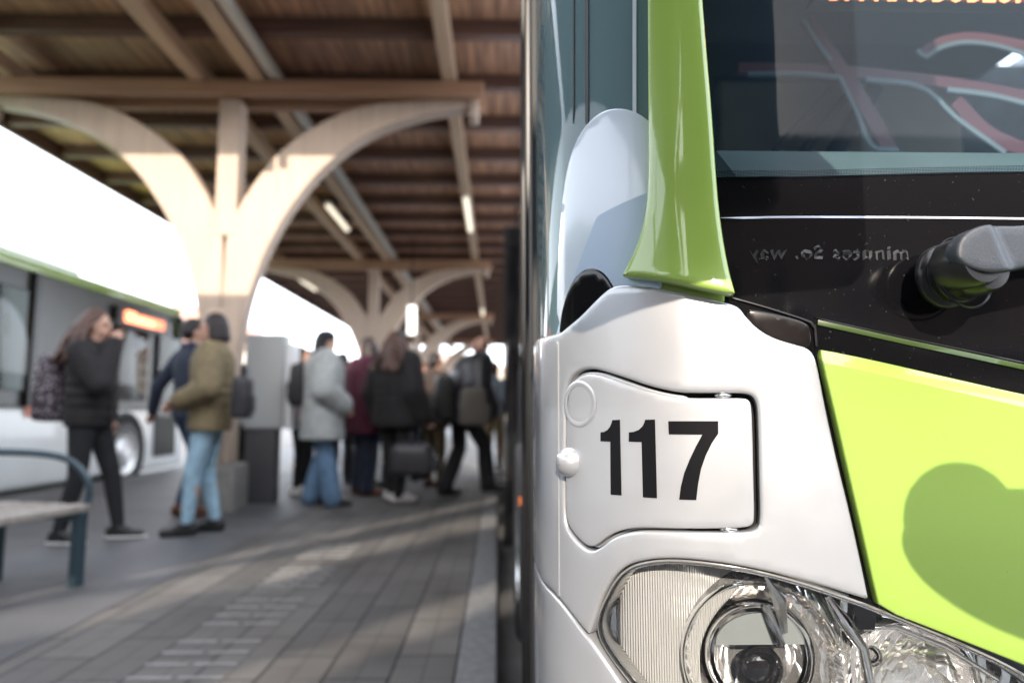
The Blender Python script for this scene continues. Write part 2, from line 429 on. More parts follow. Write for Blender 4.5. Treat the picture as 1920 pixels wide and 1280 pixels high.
# --- black area under the windscreen
blk = bp('scuttle_panel', panel([(1215, 330), (1330, 333), (1500, 331), (1920, 321), (2500, 310), (3400, 310), (3400, 900), (2300, 900), (1920, 790), (1700, 760), (1640, 1180), (1610, 1180), (1500, 700), (1400, 640), (1215, 600)],
    off=-.012, thick=.006, bev=0, grid=.02, smooth=0, trace=-.012), m_black)
blk['label'] = 'black panel below the windscreen'
bp('reflection_line', panel([(1345, 408), (1920, 408), (2500, 404), (2500, 409), (1920, 412), (1345, 412)], off=-.0105, thick=.0012, bev=.0003, grid=.03, smooth=0), m_pale_stripe, blk)  # bright reflection modelled as a thin pale strip
bp('green_line', panel([(1534, 599), (1700, 636), (1920, 683), (2400, 780), (2400, 795), (1920, 693), (1700, 646), (1533, 609)], off=-.010, thick=.0015, bev=.0004, grid=.03, smooth=0), m_green_dk, blk)
bp('panel_joint', panel([(1372, 556), (1440, 575), (1500, 594), (1522, 602), (1531, 612), (1534, 650), (1529, 650), (1526, 616), (1518, 606), (1498, 598), (1438, 579), (1372, 560)], off=-.009, thick=.003, bev=.001, grid=.01, smooth=0), m_blackp, blk)
bp('panel_joint', panel([(1526, 594), (1700, 632), (1920, 678), (2400, 772), (2400, 775), (1920, 681), (1700, 635), (1526, 597)], off=-.0105, thick=.0015, bev=.0004, grid=.02, smooth=0), m_blackp, blk)
bp('corner_trim', panel([(1395, 578), (1430, 582), (1490, 596), (1515, 606), (1521, 620), (1523, 648), (1500, 660), (1450, 650), (1410, 620)], off=-.006, thick=.006, bev=.003, grid=.008), M('piano_black', (.008, .006, .006), rough=.22, spec=.3), blk)
# frit dots above the black band
def frit_mat():
    m = bpy.data.materials.new('frit_dots'); m.use_nodes = True; nt = m.node_tree
    b = nt.nodes['Principled BSDF']; b.inputs['Base Color'].default_value = (.008, .008, .01, 1); b.inputs['Roughness'].default_value = .3
    tc = nd(nt, 'ShaderNodeTexCoord'); sp = nd(nt, 'ShaderNodeSeparateXYZ'); nt.links.new(tc.outputs['Object'], sp.inputs[0])
    def mth(op, a, b2=None):
        n = nd(nt, 'ShaderNodeMath', operation=op)
        for i, x in enumerate((a, b2)):
            if x is None: continue
            if isinstance(x, (int, float)): n.inputs[i].default_value = x
            else: nt.links.new(x, n.inputs[i])
        return n.outputs[0]
    a = mth('SINE', mth('MULTIPLY', mth('ADD', sp.outputs[0], sp.outputs[2]), 1750)); c = mth('SINE', mth('MULTIPLY', mth('SUBTRACT', sp.outputs[0], sp.outputs[2]), 1750))
    t = mth('GREATER_THAN', mth('MULTIPLY', a, c), 0.0)
    tr = nd(nt, 'ShaderNodeBsdfTransparent'); mx = nd(nt, 'ShaderNodeMixShader')
    nt.links.new(t, mx.inputs[0]); nt.links.new(tr.outputs[0], mx.inputs[1]); nt.links.new(b.outputs[0], mx.inputs[2]); nt.links.new(mx.outputs[0], nt.nodes['Material Output'].inputs[0])
    return m
m_frit = frit_mat()
# --- windscreen
ws = bp('windscreen', panel([(1290, -60), (1920, -60), (3300, -60), (3400, -500), (3400, 330), (1920, 341), (1500, 351), (1290, 353)] if 0 else [(1290, -900), (3300, -900), (3300, 312), (1920, 323), (1500, 333), (1290, 335)], off=-.010, thick=.001, bev=0, grid=.03, smooth=0), m_glass)
bp('frit_band', panel([(1330, 321), (1500, 320), (1920, 310), (2400, 300), (2400, 314), (1920, 323), (1500, 333), (1330, 334)], off=-.0125, thick=.0004, bev=0, grid=.02, smooth=0), m_frit, ws)
# --- green windscreen pillar
def pil_off(s, z):
    c = sz(1275, 300).x; w = .055
    t = max(-1, min(1.0, (s - c) / w))
    flare = max(0, (1.20 - z)) ** 2 * 1.1
    return .009 - .004 * t * t - .10 * max(0, c - .012 - s) + flare * .5
def pil_pts():
    L = [(1211, -900), (1211, 0), (1212, 200), (1213, 300), (1210, 370), (1201, 420), (1186, 465), (1164, 508), (1160, 516), (1175, 518), (1210, 521), (1260, 530), (1330, 545), (1366, 552), (1379, 551), (1376, 540), (1366, 500), (1354, 430), (1345, 350), (1335, 200), (1326, 100), (1318, 0), (1250, -900)]
    return L
pil = bp('windscreen_pillar', panel(pil_pts(), off=.010, thick=.022, bev=.006, grid=.007, offf=pil_off, smooth=1, trace=.02), m_green)
pil['label'] = 'lime green windscreen pillar'
bp('pillar_foot', panel([(1222, 512), (1360, 535), (1358, 575), (1300, 562), (1222, 548)], off=-.008, thick=.010, bev=.003, grid=.008, smooth=1), m_green, pil)
# --- corner glass with interior behind
cg = bp('corner_window', panel([('side', 1.16, 3.0), ('side', 1.16, 1.0), (1046, 640), (1160, 600), (1235, 560), (1235, 500), (1235, 0), (1235, -900)], off=-.006, thick=.001, bev=0, grid=.02, smooth=0), m_sideglass)
bp('frit_band', panel([(1204, -200), (1216, -200), (1216, 370), (1210, 400), (1202, 400), (1206, 350)], off=-.0075, thick=.0004, bev=0, grid=.02, smooth=0), m_frit, cg)
m_pale_blue = M('pale_blue', (.60, .68, .76), rough=.2, coat=.5, noise=.05, nscale=5)  # pale blue of the painted sky reflection, shared with the narrow strip
bp('heating_wire', MB().tube([S3(sz(1128, 0).x, 3.0, -.009), S3(sz(1128, 390).x, zc(1128, 390), -.009)], .0004, 5).tube([S3(sz(1163, 0).x, 3.0, -.009), S3(sz(1163, 375).x, zc(1163, 375), -.009)], .0004, 5), m_rubber, cg)
# window rubber / door side
for (sY0, sY1, o, m_, nm, z0, z1) in ((1.16, 1.20, .002, m_rubber, 'window_seal', 1.0, 2.75),):
    bp(nm, panel([side(sY1, z0), side(sY1, z1), side(sY0, z1), side(sY0, z0)], off=o, thick=.012, bev=.003, grid=.03, smooth=0), m_, cg)
for i, (uu, wd) in enumerate(((1099, .006), (1192, .005))):
    a = sz(uu, 0)
    bp('window_post', MB().box((S3(a.x, 1.9, -.05)), (wd, .02, 1.6)), m_rubber if i == 0 else m_pale_stripe, cg, smooth=False)

for (ua, ub, mt, nm) in ((1097, 1103, m_rubber, 'window_frame'), (1074, 1076, m_rubber, 'window_frame'), (1186, 1193, m_pale_blue, 'pale_strip')):
    bp(nm, panel([(ua, -700), (ub, -700), (ub, 232), (ua, 232)], off=-.0045, thick=.0012, bev=0, grid=.02, smooth=0), mt, cg)
# --- headlight
HL = [(1112, 1172), (1116, 1150), (1124, 1130), (1144, 1092), (1166, 1069), (1192, 1056), (1240, 1049), (1300, 1051), (1400, 1065), (1500, 1089), (1640, 1137), (1800, 1203), (1920, 1258), (2020, 1330), (2060, 1400), (2000, 1460), (1800, 1500), (1500, 1500), (1330, 1440), (1240, 1360), (1178, 1284), (1136, 1232), (1117, 1200)]
hl = thing('headlight', '', '', bus.location); del hl['label']; del hl['category']; hl.parent = bus; hl.location = (0, 0, 0)
def hp(name, mb, mat, parent=None, **kw):
    return weld(build(name, mb, mat, parent or hl, **kw))
hsz = px(HL)
hin = inset(hsz, .0062 if area(hsz) > 0 else -.0062)
hin2 = inset(hsz, .0032 if area(hsz) > 0 else -.0032)
hp('rim', panel(hsz, [hin2], off=-.006, thick=.03, bev=.0012, grid=.01, smooth=2), M('lamp_rim', (.40, .40, .40), rough=.15, metal=.5, coat=.5))
hp('inner_rim', panel(hin2, [hin], off=-.010, thick=.02, bev=.001, grid=.01, smooth=2), m_chrome_b)
def bulge(s, z):
    return 0.
lens = hp('lens_cover', panel(inset(hsz, .002 if area(hsz) > 0 else -.002), off=-.004, thick=.002, bev=.004, grid=.01), m_clear)
PC = sz(1440, 1262); PC3 = S3(PC.x, PC.y, -.05)
QC = sz(1735, 1330); QC3 = S3(QC.x, QC.y, -.05)
def bowl_off(s, z):
    o = -.055
    for c, r in ((PC, .088), (QC, .075)):
        d = math.hypot(s - c.x, z - c.y)
        if d < r: o -= .03 * (1 - (d / r) ** 2)
        else: o += .016 * math.exp(-((d - r) / .012) ** 2)
    o += .03 * max(0, 1 - (s - sz(1112, 1172).x) / .14)
    return o
hp('reflector', panel(inset(hsz, .006 if area(hsz) > 0 else -.006), off=0, thick=.004, bev=0, grid=.005, offf=bowl_off), m_facet)
hp('indicator_reflector', panel([(1118, 1172), (1150, 1092), (1185, 1066), (1240, 1058), (1330, 1068), (1420, 1090), (1385, 1130), (1345, 1165), (1318, 1210), (1308, 1260), (1320, 1330), (1330, 1400), (1260, 1370), (1180, 1282), (1135, 1225)], off=-.026, thick=.004, bev=.003, grid=.006, trace=-.01,
    offf=lambda s, z: -.02 * max(0, (s - sz(1112, 1172).x) / .14)), m_flute)
axq = Vector((-.12, -1, .03)).normalized()
def dome(c, r, mat, nm, parent=None, depth=.0):
    pass
pr = hp('projector', MB().lathe(PC3, axq, [(.090, -.006), (.0905, .009), (.088, .012), (.086, .008), (.083, -.014), (.078, -.030)], n=64), m_chrome)
hp('shade_ring', MB().lathe(PC3, axq, [(.078, -.029), (.070, -.020), (.0655, -.006), (.0645, -.02)], n=64), wave_chrome('lamp_smoke', (.30, .28, .25), 60, .35, axis='Z', rough=.12), pr)
hp('inner_ring', MB().lathe(PC3, axq, [(.0645, -.02), (.061, .000), (.0585, .003), (.056, .000), (.052, -.012), (.050, -.02)], n=64), m_chrome, pr)
hp('bowl', MB().lathe(PC3 - axq * .02, axq, [(.051, .016), (.045, .004), (.034, -.006), (.02, -.012), (.0005, -.014)], n=48), m_facet, pr)
hp('glass_lens', MB().ell(PC3 + Vector((0, -.002, -.012)), (.027, .016, .027), n=24), GLASS('dark_lens_glass', (.2, .2, .22), ior=1.9, opaque=.25, base=(.02, .02, .025)), pr)
hp('shade_plate', MB().extr([PC3 + Vector((.004 + .056 * math.cos(math.pi * q / 20), -.004, .016 + .036 * math.sin(math.pi * q / 20))) for q in range(21)], (0, 0, 0), (0, .004, 0)), M('pale_plate', (.42, .45, .44), rough=.12, metal=.5, coat=.5), pr)
hp('shade_strut', MB().tube([PC3 + Vector((.006, -.008, .062)), PC3 + Vector((.022, -.012, .018))], .006, 6), m_chrome, pr)
q = hp('side_lamp', MB().lathe(QC3, axq, [(.082, -.004), (.0825, .012), (.079, .015), (.075, .010), (.071, -.01), (.058, -.024), (.03, -.034), (.0005, -.036)], n=64), m_facet)
hp('bulb_ring', MB().lathe(S3(sz(1662, 1250).x, zc(1662, 1250), -.035), axq, [(.0095, 0), (.0105, .004), (.0115, 0), (.0105, -.003)], n=32), m_chrome_b, q)
hp('bulb', MB().ell(S3(sz(1662, 1250).x, zc(1662, 1250), -.04), (.009, .012, .009)), GLASS('bulb_glass', (.9, .9, .9), ior=1.5), q)
hp('divider', MB().tube([S3(sz(1440 + 130, 1130).x, zc(1570, 1130), -.03), S3(sz(1600, 1175).x, zc(1600, 1175), -.028), S3(sz(1640, 1230).x, zc(1640, 1230), -.03), S3(sz(1655, 1300).x, zc(1655, 1300), -.034)], [.003, .008, .006, .008], 12), m_chrome, None)
hp('divider', MB().tube([S3(sz(1640, 1192).x, zc(1640, 1192), -.028), S3(sz(1700, 1188).x, zc(1700, 1188), -.026), S3(sz(1800, 1228).x, zc(1800, 1228), -.026), S3(sz(1900, 1290).x, zc(1900, 1290), -.026)], [.003, .0035, .0035, .003], 10), m_chrome, None)
hp('rib', MB().tube([S3(sz(1445, 1090).x, zc(1445, 1090), -.024), S3(sz(1475, 1140).x, zc(1475, 1140), -.03), S3(sz(1490, 1205).x, zc(1490, 1205), -.04)], [.002, .008, .004], 6), m_chrome_b, None)
# bumper below the frame
bp('bumper', panel([(1425, 1535), (1800, 1520), (2010, 1480), (2300, 1500), (3400, 1520), (3400, 2000), (1425, 2000)], off=.006, thick=.03, bev=.006, grid=.04, smooth=0), m_green)

# --- wiper
Yw = .745
wc = at(1800, 500, Yw - .028)
wp = bpy.data.objects.new('wiper', None); COL.objects.link(wp); wp.parent = bus
b0 = at(1768, 520, .752); b1 = at(1846, 500, .700)
axw = (b1 - b0).normalized()
weld(build('spindle_boot', MB().lathe(b0, axw, [(.036, -.002), (.037, .004), (.0345, .008), (.031, .010), (.0305, .014), (.0335, .020), (.0325, .024), (.029, .026)], n=48), m_blackp, wp))
ringc = b0 + axw * .026
weld(build('clip_ring', MB().lathe(at(1806, 511, .728), (axw + Vector((.1, 0, .1))).normalized(), [(.0400, -.0012), (.0412, .001), (.0400, .003), (.0386, .001), (.0400, -.0012)], n=64), m_blackp, wp))
weld(build('spindle', MB().lathe(b0 + axw * .01, axw, [(.0295, 0), (.0295, .03), (.0275, .044), (.025, .05), (.0005, .052)], n=40), m_blackp, wp))
ap = [(1790, 482), (1792, 458), (1804, 440), (1824, 428), (1850, 421), (1880, 419), (1920, 420), (2100, 402), (2600, 345), (3300, 300), (3300, 335), (2600, 400), (2100, 468), (1925, 500), (1888, 509), (1850, 512), (1818, 505), (1799, 494)]
apv = [Vector((at(u, v, .68).x, at(u, v, .68).z)) for u, v in ap]
ax0 = at(1868, 440, .68).x
weld(build('wiper_arm', panel(apv, off=0, thick=.020, bev=.0035, grid=.006, smooth=2, P3=lambda a, b_, d: Vector((a, .68 - d, b_)), offf=lambda a, b_: .004 - .010 * max(0, min(1, (a - ax0 + (b_ - 1.1) * .35) / .012)) + 0 * b_), m_grey_arm, wp))
weld(build('arm_hinge', MB().lathe(at(1815, 492, .70), axw, [(.028, -.02), (.028, .012), (.025, .018), (.0005, .019)], n=36), m_blackp, wp))

# --- reflected lettering, painted as faint mirrored letters on the black panel
def text_mesh(txt, size, name, mat, parent, mtx, extr=.0004, bold=True, space=1.0):
    cu = bpy.data.curves.new(name, 'FONT'); cu.body = txt; cu.size = size; cu.extrude = extr; cu.space_character = space
    if bold: cu.offset = size * .02
    cu.resolution_u = 3
    ob = bpy.data.objects.new(name, cu); COL.objects.link(ob)
    dg = bpy.context.evaluated_depsgraph_get(); me = bpy.data.meshes.new_from_object(ob.evaluated_get(dg))
    bpy.data.objects.remove(ob)
    off = root_of(parent).location if parent else Vector()
    me.transform(Matrix.Translation(-off) @ mtx)
    me.materials.clear(); me.materials.append(mat)
    o = bpy.data.objects.new(name, me); COL.objects.link(o); o.parent = parent; return o
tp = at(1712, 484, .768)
lt = text_mesh('minutes So. way', .0225, 'reflected_lettering', M('reflected_letter', (.017, .018, .02), rough=.3, noise=.6, nscale=300), blk, Matrix.Translation(Vector((tp.x, .7715, tp.z))) @ Matrix.Rotation(R(1.2), 4, 'Y') @ Matrix.Rotation(R(90), 4, 'X') @ Matrix.Diagonal((-1.12, 1, 1, 1)), extr=.0, space=1.1)
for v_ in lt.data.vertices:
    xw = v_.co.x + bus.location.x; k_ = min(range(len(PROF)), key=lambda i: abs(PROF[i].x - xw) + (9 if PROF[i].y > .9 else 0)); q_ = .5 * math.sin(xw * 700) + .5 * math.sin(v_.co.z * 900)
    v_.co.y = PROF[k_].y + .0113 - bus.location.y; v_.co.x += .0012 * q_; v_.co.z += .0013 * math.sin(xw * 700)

# --- bus interior
m_int = M('cab_grey', (.05, .062, .072), rough=.6, noise=.3, nscale=2)
m_beige = M('cab_beige', (.34, .31, .27), rough=.6, noise=.15, nscale=3)
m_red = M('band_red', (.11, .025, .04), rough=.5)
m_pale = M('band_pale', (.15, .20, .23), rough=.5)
bd = MB()
d0 = at(1345, 287, .82); d1_ = at(1920, 282, .82)
bp('dashboard', MB().extr([(.30, .812, at(1500, 342, .812).z), (.30, .90, at(1500, 284, .90).z), (.30, 1.35, at(1500, 284, .90).z), (.30, 1.35, .95), (.30, .85, .95), (.30, .84, 1.1)], (0, 0, 0), (2.1, 0, 0)), m_teal, smooth=False)
bp('cab_floor', MB().box((1.3, 6.5, .18), (2.2, 10.5, .05)), m_int, smooth=False)
bp('cab_ceiling', MB().box((1.3, 6.5, 2.62), (2.2, 11.3, .05)), m_int, smooth=False)
part_ = bp('cab_partition', MB().box((at(1562, 0, 2.2).x, 2.2, (at(1562, 158, 2.2).z + .95) / 2), (at(1788, 200, 2.2).x - at(1340, 200, 2.2).x, .03, at(1562, 158, 2.2).z - .95), bev=.01), m_beige)
part_['label'] = 'beige partition behind the driver, with dark slanted bars'
bp('partition_bar', MB().tube([at(1600, 165, 2.1), at(1470, 330, 2.1)], .018, 10), m_int, part_)
bp('partition_bar', MB().tube([at(1640, 165, 2.1), at(1530, 340, 2.1)], .03, 10), m_int, part_)
bp('partition_bar', MB().tube([at(1560, 165, 2.1), at(1410, 330, 2.1)], .012, 10), m_int, part_)
bp('cab_wall', MB().box((1.9, 3.2, 1.75), (1.7, .04, 1.8)), M('cab_blue', (.045, .075, .10), rough=.5, noise=.3), smooth=False)
bp('roof_console', MB().box((.95, 1.5, 2.28), (1.6, .5, .72), bev=.04), m_int)
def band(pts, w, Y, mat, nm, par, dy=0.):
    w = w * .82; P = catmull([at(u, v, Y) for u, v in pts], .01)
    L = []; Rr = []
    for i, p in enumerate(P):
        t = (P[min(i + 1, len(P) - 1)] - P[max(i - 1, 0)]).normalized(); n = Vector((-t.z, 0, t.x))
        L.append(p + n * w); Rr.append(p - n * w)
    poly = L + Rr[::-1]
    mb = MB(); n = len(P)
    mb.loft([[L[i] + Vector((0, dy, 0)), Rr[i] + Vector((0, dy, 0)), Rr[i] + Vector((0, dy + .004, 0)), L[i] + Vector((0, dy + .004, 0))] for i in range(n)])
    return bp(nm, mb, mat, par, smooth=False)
gp = bpy.data.objects.new('windscreen_reflection', None); COL.objects.link(gp); gp.parent = bus  # windscreen reflections stand in as flat coloured bands inside the cab
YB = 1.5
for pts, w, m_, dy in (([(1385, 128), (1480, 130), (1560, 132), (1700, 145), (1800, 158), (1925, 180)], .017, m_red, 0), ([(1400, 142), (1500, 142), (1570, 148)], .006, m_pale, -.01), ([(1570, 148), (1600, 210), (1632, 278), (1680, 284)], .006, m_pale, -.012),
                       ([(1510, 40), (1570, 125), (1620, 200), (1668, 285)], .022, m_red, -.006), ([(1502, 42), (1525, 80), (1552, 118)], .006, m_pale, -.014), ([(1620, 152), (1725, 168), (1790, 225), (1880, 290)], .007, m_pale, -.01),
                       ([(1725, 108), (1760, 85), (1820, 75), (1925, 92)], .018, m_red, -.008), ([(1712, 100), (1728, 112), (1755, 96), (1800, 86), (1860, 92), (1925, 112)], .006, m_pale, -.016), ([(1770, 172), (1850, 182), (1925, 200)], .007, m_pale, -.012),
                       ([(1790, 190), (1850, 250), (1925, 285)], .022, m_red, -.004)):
    band(pts, w, YB, m_, 'reflection_band', gp, dy)
m_led = EM('amber_led', (1, .24, .08), 2.2)
dsp = bp('destination_display', MB().box(at(1800, -50, 1.02) + Vector((0, 0, .25)), (.50, .03, .62), bev=.005), M('display_black', (.02, .022, .025), rough=.3))
tl = at(1558, -9, .99)
text_mesh('BM HAUBUBLUM', .105, 'led_lettering', m_led, dsp, Matrix.Translation((tl.x, 1.0, tl.z)) @ Matrix.Rotation(R(90), 4, 'X') @ Matrix.Diagonal((.42, 1, 1, 1)), extr=.001)

# corner window reflections laid on as coloured shapes: pale sky, dark arch below it
def refl(pts, off, mat, nm, par, thick=.01):
    return bp(nm, panel(pts, off=off, thick=thick, bev=.003, grid=.01, smooth=2, trace=off), mat, par)
cv = refl([(1043, 640), (1044, 500), (1050, 400), (1062, 310), (1085, 250), (1118, 212), (1160, 200), (1200, 212), (1232, 240), (1240, 400), (1240, 600), (1200, 640)], -.0035, m_pale_blue, 'sky_reflection', bus, .002)
refl([(1046, 640), (1050, 590), (1062, 545), (1085, 508), (1112, 500), (1135, 512), (1155, 545), (1165, 590), (1165, 640)], -.0015, m_black, 'reflected_arch', cv, .001)  # dark part of the reflection, laid on in black
bp('reflection_wedge', panel([(1040, 640), (1120, 405), (1212, 362), (1235, 362), (1235, 640)], off=-.0028, thick=.0003, bev=0, grid=.012, smooth=0), M('blue_reflection', (.42, .54, .68), rough=.3, noise=.05), cv)  # bluer tone of the reflected sky, added as a flat piece

# --- bus side: front door, panels, open leaf further back, roof
def strip(y0, y1, z0, z1, off, mat, nm, par=None, thick=.02, bev=.004, grid=.12):
    return bp(nm, panel([side(y1, z0), side(y1, z1), side(y0, z1), side(y0, z0)], off=off, thick=thick, bev=bev, grid=grid, smooth=0), mat, par)
m_doorg = GLASS('door_glass', (.30, .32, .34), ior=1.7, opaque=.5, base=(.02, .022, .025))
strip(1.22, 1.30, .1, 2.8, .003, m_rubber, 'door_seal')
for a, b_ in ((1.31, 1.86), (1.87, 2.42)):
    dr = strip(a, b_, .05, 2.3, -.004, m_blackp, 'door_leaf')
    strip(a + .07, b_ - .07, .3, 2.2, .001, m_doorg, 'door_glass', dr, thick=.004)
    strip(a + .02, a + .045, .1, 2.3, .012, m_blackp, 'door_edge', dr, thick=.012)
strip(1.31, 2.42, 2.31, 2.8, 0, m_black, 'door_header')
strip(2.45, 4.6, -.02, 1.15, 0, m_silver, 'side_panel', grid=.2); strip(2.45, 4.6, 1.16, 2.8, -.002, m_black, 'side_window', grid=.2)
strip(4.62, 6.0, 0, 2.8, -.03, m_gap, 'doorway', grid=.2)
strip(6.02, 12.8, -.02, 1.15, 0, m_silver, 'side_panel', grid=.4); strip(6.02, 12.8, 1.16, 2.8, -.002, m_black, 'side_window', grid=.4)
lx = prof(side(4.9, 1).x)[0].x
leaf = bp('open_door_leaf', MB().box((lx - .03, 4.95, 1.15), (.10, .05, 2.3), bev=.01), m_blackp)
bp('door_glass', MB().box((lx - .03, 4.93, 1.3), (.06, .03, 1.7)), m_doorg, leaf, smooth=False)
bp('leaf_edge', MB().box((lx - .088, 4.95, 1.15), (.012, .055, 2.3)), m_rubber, leaf, smooth=False)
for y, z in ((3.0, .50), (3.9, .42), (7.5, .46)):
    strip(y, y + .12, z, z + .07, .006, M('amber_marker', (.8, .2, .04), rough=.3), 'side_marker', grid=.05)
bp('right_side', MB().box((2.78, 7.0, 1.4), (.05, 12.0, 2.8)), m_silver, smooth=False)
bp('rear_end', MB().box((1.5, 13.05, 1.4), (2.5, .06, 2.8)), m_silver, smooth=False)
bp('roof', MB().box((1.42, 6.9, 2.86), (2.42, 12.0, .10), bev=.04), m_silver)
bp('upper_front', MB().box((1.35, .92, 2.72), (2.2, .25, .3), bev=.05), m_green)
# wheels hidden under the body
whl = bp('wheel', MB().lathe((.22, 3.4, .33), (-1, 0, 0), [(.48, -.12), (.48, .1), (.44, .13), (.3, .12), (.28, .06), (.1, .05), (.001, .05)], n=40), m_rubber)
bp('wheel_rim', MB().lathe((.22, 3.4, .33), (-1, 0, 0), [(.3, .121), (.25, .07), (.1, .10), (.001, .1)], n=32), m_chrome_b, whl)
# rear-view mirrors ahead of and above the picture (unseen; placed and shaped to shade the pillar and the green panel)
mc = at(1822, 1025, .757) - SUN_TR * (.62 / SUN_TR.y)
mr2 = bp('shading_mirror', MB().ell(mc + Vector((-.01, 0, .03)), (.062, .05, .058), n=24).ell(mc + Vector((.13, 0, -.035)), (.21, .05, .082), rot=(0, R(14), 0), n=48), m_blackp)
mr1 = bp('shading_mirror', MB().box((.235, .30, 1.64), (.35, .10, .66), bev=.05), m_blackp)  # added out of view, sized to keep pillar and corner window shaded
bp('mirror_arm', MB().tube([(.34, .32, 1.9), (.40, .40, 2.3), (.45, .85, 2.6)], .018, 10), m_blackp, mr1)  # added arm of the unseen shading mirror
bp('mirror_arm', MB().tube([mc + Vector((.2, 0, -.04)), mc + Vector((.5, .1, -.05)), (1.3, .40, .95), (1.35, .72, 1.0)], .03, 10), m_blackp, mr2)  # added arm of the unseen shading mirror
# ------------------------------------------------------------------ platform, kerb, road
def paving_mat():
    m = M('platform_paving', (.16, .155, .15), rough=.75); nt = m.node_tree; b = nt.nodes['Principled BSDF']
    tc = nd(nt, 'ShaderNodeTexCoord'); sp = nd(nt, 'ShaderNodeSeparateXYZ'); cb = nd(nt, 'ShaderNodeCombineXYZ')
    nt.links.new(tc.outputs['Object'], sp.inputs[0]); nt.links.new(sp.outputs[1], cb.inputs[0]); nt.links.new(sp.outputs[0], cb.inputs[1])
    mp = nd(nt, 'ShaderNodeMapping'); mp.inputs['Location'].default_value = (0, .15, 0); nt.links.new(cb.outputs[0], mp.inputs[0])
    br = nd(nt, 'ShaderNodeTexBrick'); br.inputs['Scale'].default_value = 1; br.inputs['Brick Width'].default_value = .46; br.inputs['Row Height'].default_value = .232
    br.inputs['Mortar Size'].default_value = .007; br.inputs['Mortar Smooth'].default_value = .3; br.inputs['Bias'].default_value = 0
    br.inputs['Color1'].default_value = (.088, .084, .081, 1); br.inputs['Color2'].default_value = (.145, .136, .127, 1); br.inputs['Mortar'].default_value = (.035, .034, .035, 1)
    nt.links.new(mp.outputs[0], br.inputs['Vector'])
    br2 = nd(nt, 'ShaderNodeTexBrick'); br2.offset = .5
    for k, v in (('Scale', 1), ('Brick Width', .23), ('Row Height', .116), ('Mortar Size', .004), ('Bias', 0)): br2.inputs[k].default_value = v
    br2.inputs['Color1'].default_value = br2.inputs['Color2'].default_value = (1, 1, 1, 1); br2.inputs['Mortar'].default_value = (.6, .6, .6, 1)
    nt.links.new(mp.outputs[0], br2.inputs['Vector'])
    n = nd(nt, 'ShaderNodeTexNoise'); n.inputs['Scale'].default_value = 1.6; n.inputs['Detail'].default_value = 7; nt.links.new(tc.outputs['Object'], n.inputs['Vector'])
    mr = nd(nt, 'ShaderNodeMapRange'); mr.inputs[1].default_value = .3; mr.inputs[2].default_value = .7; mr.inputs[3].default_value = .75; mr.inputs[4].default_value = 1.2; nt.links.new(n.outputs['Fac'], mr.inputs[0])
    m1 = nd(nt, 'ShaderNodeMix', data_type='RGBA', blend_type='MULTIPLY'); m1.inputs[0].default_value = 1; nt.links.new(br.outputs['Color'], m1.inputs[6]); nt.links.new(br2.outputs['Color'], m1.inputs[7])
    m2 = nd(nt, 'ShaderNodeVectorMath', operation='SCALE'); nt.links.new(m1.outputs[2], m2.inputs[0]); nt.links.new(mr.outputs[0], m2.inputs['Scale'])
    nt.links.new(m2.outputs[0], b.inputs['Base Color'])
    bmp = nd(nt, 'ShaderNodeBump'); bmp.inputs['Strength'].default_value = .5; bmp.inputs['Distance'].default_value = .006; bmp.invert = True
    nt.links.new(br.outputs['Fac'], bmp.inputs['Height']); nt.links.new(bmp.outputs[0], b.inputs['Normal'])
    n3 = nd(nt, 'ShaderNodeMapRange'); n3.inputs[1].default_value = .35; n3.inputs[2].default_value = .65; n3.inputs[3].default_value = .5; n3.inputs[4].default_value = .8
    nt.links.new(n.outputs['Fac'], n3.inputs[0]); nt.links.new(n3.outputs[0], b.inputs['Roughness'])
    return m
m_pasph = M('footway_asphalt', (.105, .106, .112), rough=.6, noise=.18, nscale=2, bump=.3, bscale=120)
m_asph = M('asphalt', (.10, .098, .095), rough=.8, noise=.3, nscale=3, bump=.3, bscale=120)
m_kerb = M('kerb_granite', (.17, .17, .172), rough=.7, noise=.2, nscale=25, bump=.2, bscale=90)
struct('road', MB().add([(-400, -400, -.15), (400, -400, -.15), (400, 400, -.15), (-400, 400, -.15)], [(0, 1, 2, 3)]), m_asph, smooth=False)
struct('platform', MB().box((-2.75, 17, -.08), (5.2, 70, .16)), paving_mat(), smooth=False)
struct('kerb', MB().box((-.0745, 17, -.0735), (.147, 70, .155), bev=.012), m_kerb)
struct('far_kerb', MB().box((-5.43, 17, -.0735), (.155, 70, .155), bev=.012), m_kerb)
struct('footway', MB().add([(-5.34, -18, .004), (-1.86, -18, .004), (-1.86, 52, .004), (-5.34, 52, .004)], [(0, 1, 2, 3)]), m_pasph, smooth=False)
tm = MB()
for g0 in (2.55, 3.18, 3.86, 4.6):
    for k in range(4):
        for x in (-1.31, -1.13): tm.box((x + .08, g0 + k * .13, .002), (.155, .022, .004))
struct('tactile_marking', tm, M('tactile_paint', (.25, .25, .25), rough=.6, noise=.15, nscale=20), smooth=False)

